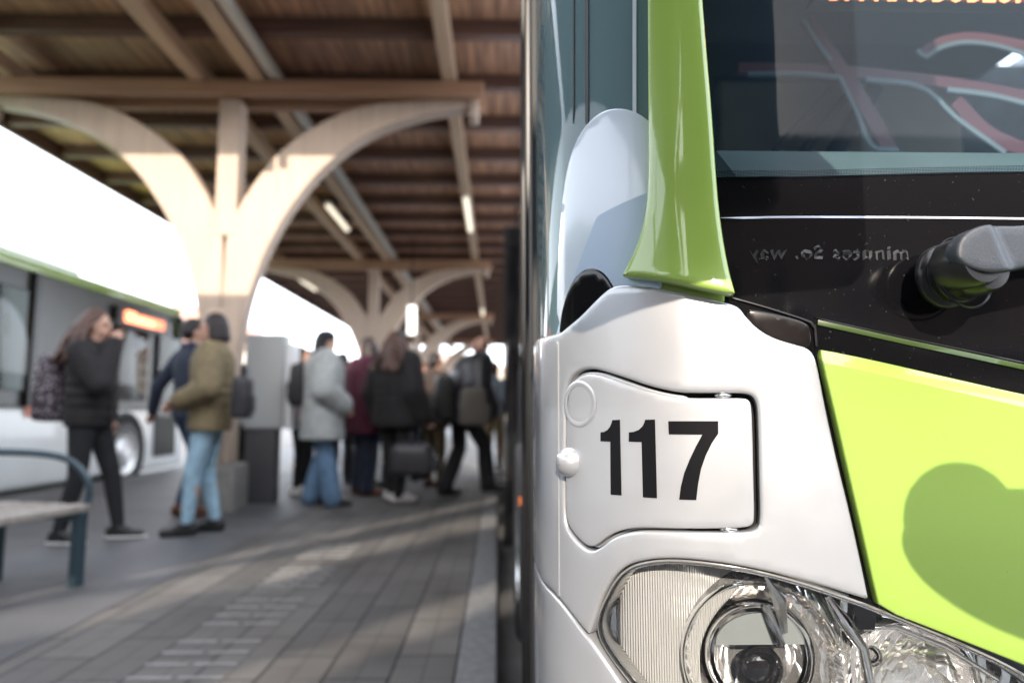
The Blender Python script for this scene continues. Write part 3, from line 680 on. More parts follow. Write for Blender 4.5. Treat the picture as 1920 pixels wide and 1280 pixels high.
# ------------------------------------------------------------------ canopy
def wood(name, c1, c2, axis='X', rough=.6):
    st = {'X': (.6, 9, 9), 'Y': (9, .6, 9), 'Z': (9, 9, .6)}[axis]
    return M(name, c1, rough=rough, col2=c2, nscale=2.5, stretch=st, bump=.25, bscale=12)
m_wood = wood('oiled_larch', (.60, .47, .37), (.49, .38, .30), 'Z')
m_beam = wood('beam_timber', (.48, .28, .17), (.36, .20, .125), 'X')
m_purlin = wood('purlin_timber', (.66, .48, .33), (.50, .34, .23), 'Y')
m_board = wood('ceiling_board', (.62, .35, .21), (.20, .10, .07), 'Y')
m_rafter = wood('rafter_timber', (.17, .09, .065), (.09, .05, .04), 'X')
m_conc = M('concrete', (.30, .29, .27), rough=.8, noise=.15, nscale=10, bump=.2, bscale=30)
canopy = thing('station_canopy', 'long timber canopy roof with rafters and purlins over the platform', 'canopy', (-2.7, 20, 4.4))
CY0, CY1, CXL, CXR = 4.75, 36.0, -6.0, .42
build('roof_deck', MB().box(((CXL + CXR) / 2, (CY0 + CY1) / 2, 4.62), (CXR - CXL, CY1 - CY0, .06)), m_board, canopy, smooth=False)
build('roof_edge', MB().box((CXL - .03, (CY0 + CY1) / 2, 4.53), (.06, CY1 - CY0, .30)), m_rafter, canopy, smooth=False)
build('roof_edge', MB().box((CXR + .03, (CY0 + CY1) / 2, 4.55), (.06, CY1 - CY0, .30)), m_rafter, canopy, smooth=False)
y = 5.05; 
while y < CY1 - .2:
    build('rafter', MB().box(((CXL + CXR) / 2, y, 4.52), (CXR - CXL, .12, .17), bev=.01), m_rafter, canopy); y += 1.04
for (x, z) in ((-.5, 4.36), (-2.42, 4.33), (-3.02, 4.33), (-4.9, 4.36)):
    build('purlin', MB().box((x, (CY0 + CY1) / 2, z), (.14, CY1 - CY0, .16), bev=.01), m_purlin, canopy)
build('cable_duct', MB().box((-2.26, (CY0 + CY1) / 2, 4.33), (.09, CY1 - CY0, .10), bev=.01), M('pale_duct', (.62, .60, .54), rough=.4), canopy)
m_tube = EM('lamp_tube', (1, .90, .70), .45)
def lamp(x, y, z, L, lab):
    t = thing('batten_lamp', lab, 'lamp', (x, y, z), 'batten lamps under the canopy')
    build('lamp_body', MB().box((x, y, z + .03), (.09, L, .05), bev=.01), M('lamp_white', (.7, .7, .68)), t)
    build('diffuser', MB().cap((x, y - L / 2 + .04, z - .01), (x, y + L / 2 - .04, z - .01), .04, .04), m_tube, t)
lamp(-.5, 11.2, 4.24, 1.9, 'white batten lamp on the right hand beam above the queue')
lamp(-.5, 22.5, 4.24, 1.9, 'small distant batten lamp further down the right hand beam')
lamp(-2.72, 11.4, 4.24, 1.5, 'white batten lamp between the paired beams behind the first tree shaped column')
lamp(-4.9, 17.5, 4.24, 1.5, 'batten lamp by the left roof edge above the distant column')
lo = [(.15, .95), (.17, 1.5), (.235, 1.95), (.31, 2.25), (.44, 2.6), (.64, 2.98), (.96, 3.40), (1.42, 3.76), (1.95, 3.96), (2.40, 4.04)]
up_ = [(2.42, 4.13), (1.95, 4.11), (1.40, 4.06), (.95, 3.88), (.52, 3.56), (.28, 3.24), (.09, 2.9), (.015, 2.6), (.01, .95)]
lo_s = [tuple(p) for p in catmull(lo, .08)]; up_s = [tuple(p) for p in catmull(up_, .08)]
def tree_column(x, y, lab):
    t = thing('tree_column', lab, 'column', (x, y, 0), 'timber columns with curved branching arms')
    for sgn in (1, -1):
        poly = [Vector((x + sgn * a, y, z)) for a, z in lo_s + up_s]
        mb = MB(); mb.extr(poly, (0, -.10, 0), (0, .10, 0)); o = build('arm', mb, m_wood, t, angle=40)
        bv = o.modifiers.new('b', 'BEVEL'); bv.width = .012; bv.segments = 2; bv.limit_method = 'ANGLE'
        build('arm_tip', MB().box((x + sgn * 2.47, y, 4.08), (.09, .24, .28), bev=.015), m_wood, t)
    build('post', MB().box((x, y, 3.4), (.21, .215, 1.42), bev=.015), m_wood, t)
    build('trunk', MB().box((x, y + .005, 1.2), (.29, .24, 1.5), bev=.03), m_wood, t)
    build('pedestal', MB().box((x, y, .22), (.46, .42, .46), bev=.03), m_conc, t)
    for dy in (-.16, .16): build('cross_beam', MB().box((x, y + dy, 4.19), (5.15, .09, .16), bev=.01), m_beam, t)
tree_column(-2.72, 6.8, 'nearest pale timber column with curved arms, sunlit above the khaki jacket')
tree_column(-2.72, 14.9, 'second tree shaped timber column, rising behind the queue')
tree_column(-2.72, 23.0, 'far timber column, mostly hidden behind the bald man and the queue')
tree_column(-2.72, 31.1, 'farthest timber column at the end of the platform')

# added, unseen roof behind the viewer: shades the near platform, slots in it let through the streaks of sun
SUN_TR = Vector((.05, 1.0, -.466)).normalized()
RZ = 5.0
def back(x, y, z=0.):
    k = (RZ - z) / -SUN_TR.z; return Vector((x + SUN_TR.x * -k, y + SUN_TR.y * -k))
slots = [((-2.1, .75), (.6, 4.55), .19), ((-3.4, 1.45), (.5, 6.9), .27), ((-2.4, 3.5), (.4, 8.3), .09), ((-5.0, 1.3), (-2.0, 4.1), .13)]
holes = []
for a, b_, w in slots:
    a = Vector(a); b_ = Vector(b_); t = (b_ - a).normalized(); n = Vector((-t.y, t.x)); N = 14; Lq = []; Rq = []
    for i in range(N + 1):
        p = a.lerp(b_, i / N); ww = w * (.65 + .55 * random.random()) * min(1, (.25 + min(i, N - i) / 2.5))
        Lq.append(back(*(p + n * ww))); Rq.append(back(*(p - n * ww)))
    holes.append(Lq + Rq[::-1])
y_end = back(0, 6.8, 2.05).y
outer = [Vector((-7.6, -13)), Vector((-.42, -13)), Vector((-.42, -5.3)), Vector((.35, -5.3)), Vector((.35, 3.3)), Vector((-.75, 3.3)), Vector((-.75, y_end)), Vector((-4.7, y_end)), Vector((-4.7, 3.3)), Vector((-7.6, 3.3))]
rear = thing('sun_blocker', 'added slotted roof on posts behind the viewpoint, blocking and shaping the sun', 'blocker', (-3.5, -6, 0))
rm = panel(outer, holes, off=0, thick=.03, bev=0, grid=.5, smooth=0, step=.5, P3=lambda s, z, d: Vector((s, z, RZ + d)))
build('blocker_roof', rm, m_rafter, rear, smooth=False)
build('blocker_end', MB().box((-3.9, 4.0, RZ + .1), (7.4, 1.3, .05)), m_rafter, rear, smooth=False)  # added piece over the gap, cuts sky light on the platform
for px_, py_ in ((-6.9, -12), (-6.9, -4)): build('blocker_post', MB().box((px_, py_, 2.5), (.18, .18, 4.94), bev=.02), m_blackp, rear)

# station building behind: what the black glass reflects
hb = thing('station_building', 'long brick building behind the viewpoint', 'building', (10, -24, 0))
build('wall', MB().box((12, -26, 4.8), (90, 8, 9.9)), M('brick_dark', (.12, .08, .065), rough=.8, noise=.3, nscale=2), hb, smooth=False)
build('roof', MB().box((12, -26, 9.9), (91, 9, .3)), m_rafter, hb, smooth=False)
for i in range(16): build('window', MB().box((-28 + i * 5.2, -21.97, 4.8), (1.6, .1, 2.0)), m_black, hb, smooth=False)

# ------------------------------------------------------------------ left bus across the platform
lb = thing('city_bus', 'white and green city bus parked at the left kerb with amber side display', 'bus', (-6.85, 6.5, -.15))
m_bw = M('white_paint', (.62, .64, .64), rough=.3, coat=.5, noise=.05, nscale=2)
m_bwin = GLASS('bus_window_glass', (.35, .38, .38), ior=1.3, opaque=.4, base=(.05, .036, .028))
BX, BY0, BY1 = -5.62, -5.0, 12.2
def lx(nm, c, d, m_, par=lb, bev=.0, rot=None): return build(nm, MB().box(c, d, bev=bev, rot=rot), m_, par)
cxm = BX - 1.26
lx('body', (cxm, (BY0 + BY1) / 2, .52), (2.50, BY1 - BY0, .98), m_bw, bev=.10)
lx('roof', (cxm, (BY0 + BY1) / 2, 2.72), (2.46, BY1 - BY0 + .02, .16), m_green, bev=.06)
lx('roof_fairing', (cxm - .1, 5.6, 2.88), (2.0, 8.4, .20), M('pale_green_paint', (.45, .55, .40), rough=.3), bev=.09)
lx('window_band', (cxm, (BY0 + BY1) / 2 - .1, 1.83), (2.44, BY1 - BY0 - .2, 1.62), M('cabin_dark', (.03, .028, .027), rough=.3, noise=.3, nscale=2))
for k in range(9):
    y0 = BY0 + .6 + k * 1.42
    if y0 > 9.3: break
    wd_ = lx('window', (BX - .01, y0 + .66, 1.80), (.03, 1.30, 1.20), m_bwin, bev=.012)
    lx('window_pillar', (BX + .0, y0 + 1.37, 1.83), (.05, .08, 1.62), M('pillar_grey', (.35, .33, .30), rough=.4) if k in (4, 5) else m_blackp)
lx('window', (BX - .005, 10.3, 1.72), (.03, 1.5, 1.2), m_bwin, bev=.012)
lx('mid_stripe', (BX + .008, 4.2, 1.76), (.03, 4.2, .09), m_green)
lx('front_door', (BX + .004, 11.75, 1.38), (.03, .7, 2.3), m_bwin)
lx('front_end', (cxm, BY1 + .12, 1.55), (2.40, .30, 2.30), m_black, bev=.12)
lx('front_skirt', (cxm, BY1 + .14, .50), (2.46, .36, .9), m_bw, bev=.12)
dsp2 = lx('side_display', (BX + .02, 10.85, 2.38), (.03, 1.6, .30), m_blackp)
text_mesh('27Sentrum', .23, 'led_lettering', EM('amber_led_soft', (1, .25, .12), 2.5), dsp2, Matrix.Translation((BX + .045, 10.27, 2.31)) @ Matrix.Rotation(R(90), 4, 'Z') @ Matrix.Rotation(R(90), 4, 'X') @ Matrix.Diagonal((.85, 1, 1, 1)), extr=.002)
lx('led_glow_strip', (BX + .038, 10.85, 2.38), (.006, 1.25, .16), EM('amber_matrix', (1, .28, .14), .7), dsp2)
for yy in (10.5, 2.9):
    build('wheel_arch', MB().lathe((BX + .012, yy, .36), (1, 0, 0), [(.60, -.3), (.60, .0), (.56, .003), (.56, -.3)], n=40), m_rubber, lb)
    build('arch_shadow_panel', MB().lathe((BX - .02, yy, .36), (1, 0, 0), [(.57, 0), (.57, .012), (.0005, .013)], n=40), m_gap, lb)
    wl = build('wheel', MB().lathe((BX - .12, yy, .33), (1, 0, 0), [(.30, -.1), (.48, -.1), (.48, .10), (.455, .14), (.33, .145), (.30, .11), (.0005, .11)], n=44), m_rubber, lb)
    build('wheel_rim', MB().lathe((BX - .12, yy, .33), (1, 0, 0), [(.325, .142), (.305, .165), (.27, .15), (.22, .125), (.12, .16), (.10, .18), (.0005, .185)], n=40), M('wheel_silver', (.62, .62, .62), rough=.35, metal=.5), wl)
for (y, z, c) in ((6.1, .62, (.08, .25, .65)), (6.05, .40, (.9, .25, .12)), (7.6, .85, (.1, .5, .6)), (8.4, .95, (.8, .25, .15))):
    lx('logo_patch', (BX + .006, y, z), (.012, .22, .12), M('vinyl_patch', c), bev=.005)
mi = lx('mirror', (BX + .22, 12.45, 2.45), (.18, .25, .38), m_green, bev=.08)
build('mirror_arm', MB().tube([(BX + .1, 12.3, 2.62), (BX + .22, 12.45, 2.64), (BX + .22, 12.45, 2.55)], .025, 8), m_green, mi)

# ------------------------------------------------------------------ distant surroundings
def house(nm, x, y, w, d, h, wallc, roofc, lab, rh=2.2):
    t = thing(nm, lab, 'building', (x, y, -.15))
    mw = M('render_wall', wallc, rough=.9, noise=.08, nscale=1)
    build('wall', MB().box((x, y, h / 2 - .15), (w, d, h)), mw, t, smooth=False)
    build('roof', MB().extr([(x - w / 2 - .4, y, h - .15), (x + w / 2 + .4, y, h - .15), (x, y, h + rh)], (0, -d / 2 - .4, 0), (0, d / 2 + .4, 0)), M('tile_roof', roofc, rough=.8, noise=.2, nscale=3), t, smooth=False)
    for i in range(int(w // 2.6)):
        for j in range(max(1, int(h // 3))):
            build('window', MB().box((x - w / 2 + 1.6 + i * 2.6, y - d / 2 - .02, 1.6 + j * 2.9), (1.1, .1, 1.4)), m_black, t, smooth=False)
house('house', -34, 80, 22, 12, 8, (.62, .58, .52), (.42, .25, .2), 'pale house with a reddish roof beyond the left bus', 5)
house('house', -7, 95, 24, 12, 6.0, (.66, .62, .55), (.40, .30, .26), 'cream building closing the street beyond the platform end', 3)
house('house', 17, 90, 18, 12, 9, (.55, .5, .45), (.35, .2, .16), 'tall pale house beyond the street, behind the near bus')
def tree(x, y, h, lab, seed):
    t = thing('street_tree', lab, 'tree', (x, y, -.15), 'small trees beyond the platform'); rnd = random.Random(seed)
    mb = MB(); mb.tube([(x, y, -.15), (x + .05, y, h * .35), (x - .05, y, h * .6)], [.14, .10, .06], 10)
    tips = []
    for k in range(9):
        a = rnd.random() * 6.28; z0 = h * (.3 + .3 * rnd.random()); q = Vector((x + math.cos(a) * h * .22, y + math.sin(a) * h * .22, z0 + h * .25)); mb.tube([(x, y, z0), (Vector((x, y, z0)) + q) / 2 + Vector((0, 0, .1)), q], [.05, .03, .012], 6); tips.append(q)
    build('trunk', mb, M('bark', (.12, .09, .07), rough=.9), t)
    lv = MB()
    for k in range(1500):
        q = rnd.choice(tips); c = q + Vector((rnd.gauss(0, 1), rnd.gauss(0, 1), rnd.gauss(0, .9))) * h * .09
        a = Vector((rnd.uniform(-1, 1), rnd.uniform(-1, 1), rnd.uniform(-1, 1))).normalized() * .11; b_ = a.orthogonal().normalized() * .06
        lv.add([c - a, c - b_, c + a, c + b_], [(0, 1, 2, 3)])
    build('crown', lv, M('foliage', (.16, .20, .05), rough=.7, noise=.4, nscale=2), t, smooth=False, fixn=False)
tree(-6.5, 44, 5.5, 'small yellow green tree left of the far columns', 3)
tree(-2.0, 48, 5, 'small yellow green tree straight beyond the queue', 4)
hedge_y = 60
sb = thing('white_hanging_sign', 'narrow white vertical sign hanging above the queue', 'sign', (-1.75, 14, 2.9))
pS = at(772, 600, 14)
build('sign_board', MB().box((pS.x, 14, pS.z), (.17, .06, .60), bev=.02), EM('sign_emissive', (1, .98, .92), 1.1), sb)  # emissive white board
build('sign_rod', MB().tube([(pS.x, 14, pS.z + .28), (pS.x, 14, 4.6)], .012, 6), m_blackp, sb)

# ------------------------------------------------------------------ bench, information pillar
bn = thing('bench', 'platform bench of grey weathered slats with a dark blue steel frame', 'bench', (-2.3, 3.6, 0))
m_bs = wood('weathered_slat', (.42, .38, .34), (.26, .23, .21), 'X')
m_steel = M('blue_grey_steel', (.045, .075, .095), rough=.35, metal=.2)
av = Vector((.22, .975, 0)).normalized(); bv_ = Vector((-.975, .22, 0)).normalized()
ang = math.atan2(av.y, av.x); P0 = Vector((-2.24, 3.9, 0))
for k in range(4):
    c = P0 - av * .92 + bv_ * (.06 + k * .155); build('slat', MB().box(c + Vector((0, 0, .415)), (1.84, .112, .04), rot=(0, 0, ang), bev=.008), m_bs, bn)
for d in (.06, 1.70):
    c = P0 - av * d
    build('leg', MB().box(c + bv_ * .02 + Vector((0, 0, .20)), (.06, .045, .40), rot=(0, 0, ang)), m_steel, bn)
    build('leg', MB().box(c + bv_ * .55 + Vector((0, 0, .20)), (.06, .045, .40), rot=(0, 0, ang)), m_steel, bn)
    build('seat_bearer', MB().box(c + bv_ * .29 + Vector((0, 0, .375)), (.05, .60, .035), rot=(0, 0, ang)), m_steel, bn)
pts = catmull([tuple(P0 - av * 1.8 + bv_ * .55 + Vector((0, 0, .74))), tuple(P0 - av * .9 + bv_ * .50 + Vector((0, 0, .74))), tuple(P0 - av * .3 + bv_ * .30 + Vector((0, 0, .73))), tuple(P0 - av * .05 + bv_ * .14 + Vector((0, 0, .68))), tuple(P0 + bv_ * .04 + Vector((0, 0, .56))), tuple(P0 + bv_ * .03 + Vector((0, 0, .40)))], .04)
build('back_rail', MB().tube(pts, .019, 12), m_steel, bn)
build('rail_support', MB().tube([P0 - av * 1.2 + bv_ * .56 + Vector((0, 0, .38)), P0 - av * 1.2 + bv_ * .56 + Vector((0, 0, .74))], .018, 8), m_steel, bn)

ip = thing('information_pillar', 'grey information cabinet on a dark base beside the first column', 'info pillar', (-2.42, 7.35, 0))
build('cabinet', MB().box((-2.46, 7.35, 1.27), (.42, .22, 1.0), bev=.03), M('cabinet_grey', (.42, .44, .44), rough=.4), ip)
build('base', MB().box((-2.48, 7.35, .385), (.32, .18, .77), bev=.01), M('dark_grey_base', (.06, .06, .065), rough=.6), ip)
build('poster', MB().box((-2.20, 7.35, 1.22), (.09, .18, .9), bev=.01), M('poster_white', (.8, .82, .84), rough=.4), ip)

# ------------------------------------------------------------------ people
m_skin = M('skin', (.56, .33, .24), rough=.5, noise=.08, nscale=15)
def remesh(mb, voxel, smooth_it=3):
    me = bpy.data.meshes.new('tmp'); me.from_pydata([tuple(v) for v in mb.v], [], mb.f)
    bm = bmesh.new(); bm.from_mesh(me); bmesh.ops.recalc_face_normals(bm, faces=bm.faces); bm.to_mesh(me); bm.free()
    o = bpy.data.objects.new('tmp', me); COL.objects.link(o)
    r = o.modifiers.new('r', 'REMESH'); r.mode = 'VOXEL'; r.voxel_size = voxel; r.adaptivity = 0
    s_ = o.modifiers.new('s', 'SMOOTH'); s_.iterations = smooth_it; s_.factor = .5
    dg = bpy.context.evaluated_depsgraph_get(); out = bpy.data.meshes.new_from_object(o.evaluated_get(dg))
    bpy.data.objects.remove(o); return out
def person(loc, face, h, label, top, legs_m, shoe_m, hair_m, pose, hair='short', coat=.0, hat=None, flare=0., puffy=.0, sole=None, skin=m_skin):
    """face: heading angle of the chest in degrees (0 = +X, 90 = +Y). Local frame: x forward, y left, z up; lengths for 1.75 m."""
    k = h / 1.75; t = thing('person', label, 'person', (loc[0], loc[1], 0))
    rt = Matrix.Rotation(R(face), 3, 'Z'); L0 = Vector((loc[0], loc[1], 0))
    lean = pose.get('lean', 0.)
    def T(p):
        p = Vector(p)
        if p.z > .95: p = Vector((p.x + (p.z - .95) * math.sin(lean), p.y, .95 + (p.z - .95) * math.cos(lean)))
        return L0 + rt @ (p * k)
    def TB(src):
        mb = MB(); mb.v = [T(v) for v in src.v]; mb.f = src.f; return mb
    hipL, hipR = Vector((0, .09, .93)), Vector((0, -.09, .93))
    kn = {'L': Vector(pose.get('kneeL', (.03, .10, .50))), 'R': Vector(pose.get('kneeR', (.03, -.10, .50)))}
    an = {'L': Vector(pose.get('ankL', (0, .11, .085))), 'R': Vector(pose.get('ankR', (0, -.11, .085)))}
    sh = {'L': Vector((0, .175, 1.42)), 'R': Vector((0, -.175, 1.42))}
    el = {'L': Vector(pose.get('elL', (-.04, .26, 1.13))), 'R': Vector(pose.get('elR', (-.04, -.26, 1.13)))}
    wr = {'L': Vector(pose.get('wrL', (.06, .27, .88))), 'R': Vector(pose.get('wrR', (.06, -.27, .88)))}
    hip = {'L': hipL, 'R': hipR}
    def ringE(c, a, b, n=18): return [Vector(c) + Vector((a * math.cos(2 * math.pi * j / n), b * math.sin(2 * math.pi * j / n), 0)) for j in range(n)]
    B = MB()
    B.loft([ringE((0, 0, z), a, b) for z, a, b in ((.86, .08, .12), (.93, .105, .165), (1.02, .10, .155), (1.12, .095, .14), (1.25, .11, .16), (1.36, .11, .175), (1.43, .09, .16), (1.47, .06, .09))])
    B.cap((0, 0, 1.44), (.012, 0, 1.56), .058, .052)
    hd = Vector(pose.get('head', (.02, 0, 1.635)))
    yaw = pose.get('headyaw', 0.); tilt = pose.get('headtilt', 0.)
    hm = Matrix.Rotation(R(yaw), 3, 'Z') @ Matrix.Rotation(R(tilt), 3, 'Y')
    def HP(p): return hd + hm @ Vector(p)
    hb_ = MB()
    def he(c, r): 
        e = MB().ell((0, 0, 0), r, n=16); hb_.add([HP(Vector(c) + v) for v in e.v], e.f)
    he((-.012, 0, .02), (.094, .076, .098)); he((.022, 0, -.035), (.068, .058, .075)); he((.045, 0, -.085), (.034, .034, .026))
    he((.094, 0, -.012), (.016, .011, .024)); he((.100, 0, -.028), (.013, .015, .010)); he((.088, 0, -.057), (.010, .022, .007)); he((.082, 0, .018), (.014, .05, .010))
    he((-.01, .077, -.005), (.018, .010, .030)); he((-.01, -.077, -.005), (.018, .010, .030))
    B.add(hb_.v, hb_.f)
    for s in 'LR':
        B.cap(hip[s], kn[s], .088, .055); B.cap(kn[s], kn[s].lerp(an[s], .35) + Vector((-.012, 0, 0)), .053, .055); B.cap(kn[s].lerp(an[s], .35) + Vector((-.012, 0, 0)), an[s], .053, .034)
        fd = Vector(pose.get('toe' + s, (1, .12 if s == 'L' else -.12, 0))).normalized()
        B.cap(an[s] + Vector((0, 0, -.045)) - fd * .03, an[s] + fd * .14 + Vector((0, 0, -.055)), .032, .024)
        B.cap(sh[s], el[s], .052, .040); B.cap(el[s], wr[s], .040, .026)
        # hand with five fingers
        hdv = Vector(pose.get('hand' + s, tuple((wr[s] - el[s]).normalized()))).normalized()
        sgn = 1 if s == 'L' else -1
        acr = Vector(pose.get('acr' + s, (1, 0, 0))); acr = (acr - hdv * acr.dot(hdv)).normalized(); nrm = hdv.cross(acr) * sgn * -1
        pc = wr[s]
        for q in range(4):
            o = (q - 1.5) * .021
            root = pc + hdv * .085 + acr * -o; B.cap(pc + hdv * .02 + acr * (-o * .7), root, .016, .012)
            ln = (.036, .042, .039, .030)[q]; cur = pose.get('curl', .5)
            d1v = (hdv + nrm * cur * .7).normalized(); d2v = (hdv * .7 + nrm * cur * 1.6).normalized()
            m1 = root + d1v * ln; B.cap(root, m1, .0105, .0095); B.cap(m1, m1 + d2v * ln * .85, .0095, .0085)
        thb = pc + hdv * .03 + acr * .028; B.cap(thb, thb + (acr * .8 + hdv * .6 + nrm * .3).normalized() * .035, .0125, .011)
        t2 = thb + (acr * .8 + hdv * .6 + nrm * .3).normalized() * .035; B.cap(t2, t2 + (hdv + acr * .2 + nrm * .35).normalized() * .03, .0105, .009)
    def mk(nm, mb, vox, mat, par=t, it=3):
        tb = TB(mb) if nm != 'RAW' else mb
        me = remesh(tb, vox * k, it); me.transform(Matrix.Translation(-t.location)); me.materials.clear(); me.materials.append(mat); me.shade_smooth()
        o = bpy.data.objects.new(nm, me); COL.objects.link(o); o.parent = par; return o
    body = mk('body', B, .009, skin)
    # eyes and brows
    E = MB()
    for sy in (-1, 1):
        e = MB().ell((0, 0, 0), (.006, .012, .006), n=8); E.add([HP(Vector((.083, sy * .031, .0)) + v) for v in e.v], e.f)
        e = MB().ell((0, 0, 0), (.006, .019, .004), n=8); E.add([HP(Vector((.090, sy * .031, .022)) + v) for v in e.v], e.f)
    build('eyes', TB(E), m_gap, t)
    e = MB().ell((0, 0, 0), (.007, .022, .005), n=8); LM = MB(); LM.add([HP(Vector((.093, 0, -.058)) + v) for v in e.v], e.f)
    build('mouth', TB(LM), M('lips', (.45, .17, .14), rough=.5), t)
    # jacket
    J = MB(); pf = .022 + puffy; hem = .86 - coat
    rows = [(hem, .125 + coat * .12, .185 + coat * .16), (hem + .05, .13 + coat * .1, .19 + coat * .14), (.98, .128 + coat * .05, .182 + coat * .05), (1.12, .122, .172), (1.25, .135, .19), (1.36, .135, .20), (1.43, .115, .185), (1.475, .085, .12), (1.51, .07, .078)]
    rows = [r for i, r in enumerate(rows) if i == 0 or r[0] > rows[0][0] + .03 * i]
    J.loft([ringE((0, 0, z), a + puffy, b + puffy) for z, a, b in rows])
    for s in 'LR':
        J.cap(sh[s], el[s], .052 + pf, .042 + pf); J.cap(el[s], wr[s].lerp(el[s], .04), .042 + pf, .028 + pf)
    if puffy > .01:
        for z in (.95, 1.03, 1.11, 1.19, 1.27, 1.35): J.loft([ringE((0, 0, z + q * .03), .125 + puffy + .012 * (1 - q * q), .178 + puffy + .012 * (1 - q * q)) for q in (-1, -.5, 0, .5, 1)])
    J.cap((-.03, .05, 1.50), (-.03, -.05, 1.50), .055, .055)
    jk = mk('jacket', J, .012, top, it=2)
    build('zip', TB(MB().box((.128 + puffy, 0, 1.16), (.02, .012, .56))), m_blackp, jk)
    # trousers
    Tm = MB(); Tm.loft([ringE((0, 0, z), a, b) for z, a, b in ((.82, .10, .15), (.90, .118, .178), (1.0, .112, .165))])
    for s in 'LR':
        Tm.cap(hip[s], kn[s], .102, .068 + flare * .4); low = an[s] + Vector((0, 0, .03 - (.03 if flare else 0)))
        mid = kn[s].lerp(low, .4); Tm.cap(kn[s], mid, .068 + flare * .4, .062 + flare * .8); Tm.cap(mid, low, .062 + flare * .8, .048 + flare)
    mk('trousers', Tm, .012, legs_m, it=2)
    # shoes
    for s in 'LR':
        fd = Vector(pose.get('toe' + s, (1, .12 if s == 'L' else -.12, 0))).normalized(); Sx = MB(); a = an[s]
        up = Vector((0, 0, 1)); heel = a - fd * .045 + up * -.042; toe = a + fd * .165 - up * .052
        Sx.cap(heel, toe, .042, .034); Sx.cap(a + up * .0, a + fd * .08 - up * .035, .045, .036); Sx.cap(heel + up * .02, a + up * .01, .04, .043)
        shm = mk('shoe', Sx, .010, shoe_m, it=2)
        if sole:
            So = MB(); So.cap(heel - up * .024 , toe - up * .018, .042, .036); So2 = MB(); zl = min(v.z for v in So.v); zh = max(v.z for v in So.v); So2.v = [Vector((a.x + (v.x - a.x) * 1.08, a.y + (v.y - a.y) * 1.08, a.z - .086 + .036 * (v.z - zl) / (zh - zl))) for v in So.v]; So2.f = So.f
            mk('sole', So2, .008, sole, shm, it=1)
    # hair
    Hh = MB()
    def hel(c, r):
        e = MB().ell((0, 0, 0), r, n=16); Hh.add([HP(Vector(c) + v) for v in e.v], e.f)
    if hair != 'none':
        hel((-.028, 0, .042), (.096, .088, .092)); hel((-.05, 0, .0), (.07, .086, .085))
        if hair == 'long':
            rnd = random.Random(int(loc[0] * 100) + 5)
            for q in range(34):
                a = math.pi * (.45 + 1.1 * q / 33); c = Vector((math.cos(a) * .085 - .03, math.sin(a) * .088, .03))
                p = [c]
                for j in range(5): p.append(p[-1] + Vector((rnd.gauss(0, .014) + math.cos(a) * .022, rnd.gauss(0, .014) + math.sin(a) * .020, -.060 - rnd.random() * .015)))
                for j in range(5): Hh.cap(HP(p[j]), HP(p[j + 1]), .024 - j * .001, .023 - j * .002, 8)
        if hair == 'bob':
            for q in range(14):
                a = math.pi * (.45 + 1.1 * q / 13); c = Vector((math.cos(a) * .08 - .025, math.sin(a) * .082, .03)); Hh.cap(HP(c), HP(c + Vector((math.cos(a) * .02, math.sin(a) * .015, -.12))), .028, .02, 8)
        mk('hair', Hh, .010, hair_m, it=1)
    if hat:
        Hm = MB()
        for c, r in (((-.012, 0, .055), (.107, .094, .080)),):
            e = MB().ell((0, 0, 0), r, n=20); Hm.add([HP(Vector(c) + v) for v in e.v], e.f)
        if hat[0] == 'cap':
            e = MB().ell((0, 0, 0), (.07, .07, .012), n=16); Hm.add([HP(Vector((.10, 0, .045)) + v) for v in e.v], e.f)
        if hat[0] == 'hood':
            e = MB().ell((0, 0, 0), (.10, .10, .13), n=16); Hm.add([HP(Vector((-.04, 0, -.01)) + v) for v in e.v], e.f)
        mk(hat[0], Hm, .010, hat[1], it=1)
    return t
def fabric(name, c, noise=.2, ns=14, rough=.85, bump=.5, bs=22): return M(name, c, rough=rough, noise=noise, nscale=ns, bump=bump, bscale=bs, sheen=.04)
f_black = fabric('black_padding', (.013, .011, .012)); f_bjean = fabric('black_denim', (.012, .012, .014)); f_navy = fabric('navy_cloth', (.022, .03, .055)); f_dden = fabric('dark_denim', (.022, .045, .09))
f_khaki = fabric('khaki_cloth', (.20, .155, .085)); f_lden = fabric('light_denim', (.33, .50, .62)); f_grey = fabric('light_grey_wool', (.40, .42, .41)); f_mden = fabric('mid_denim', (.12, .21, .33))
f_mar = fabric('maroon_cloth', (.085, .012, .03)); f_lav = fabric('lavender_cloth', (.50, .46, .60)); f_leather = fabric('black_leather', (.025, .024, .03), rough=.4)
h_brown = M('brown_hair', (.085, .042, .03), rough=.55, noise=.4, nscale=40, bump=.6, bscale=60); h_dark = M('dark_hair', (.018, .012, .012), rough=.5, noise=.3, nscale=40, bump=.5, bscale=60)
s_black = M('black_shoe', (.015, .015, .016), rough=.5); s_white = M('white_shoe', (.72, .70, .68), rough=.6, noise=.05); s_brown = M('brown_shoe', (.14, .05, .025), rough=.5)

def gp_(u, v): p = ground(u, v); return (p.x, p.y)
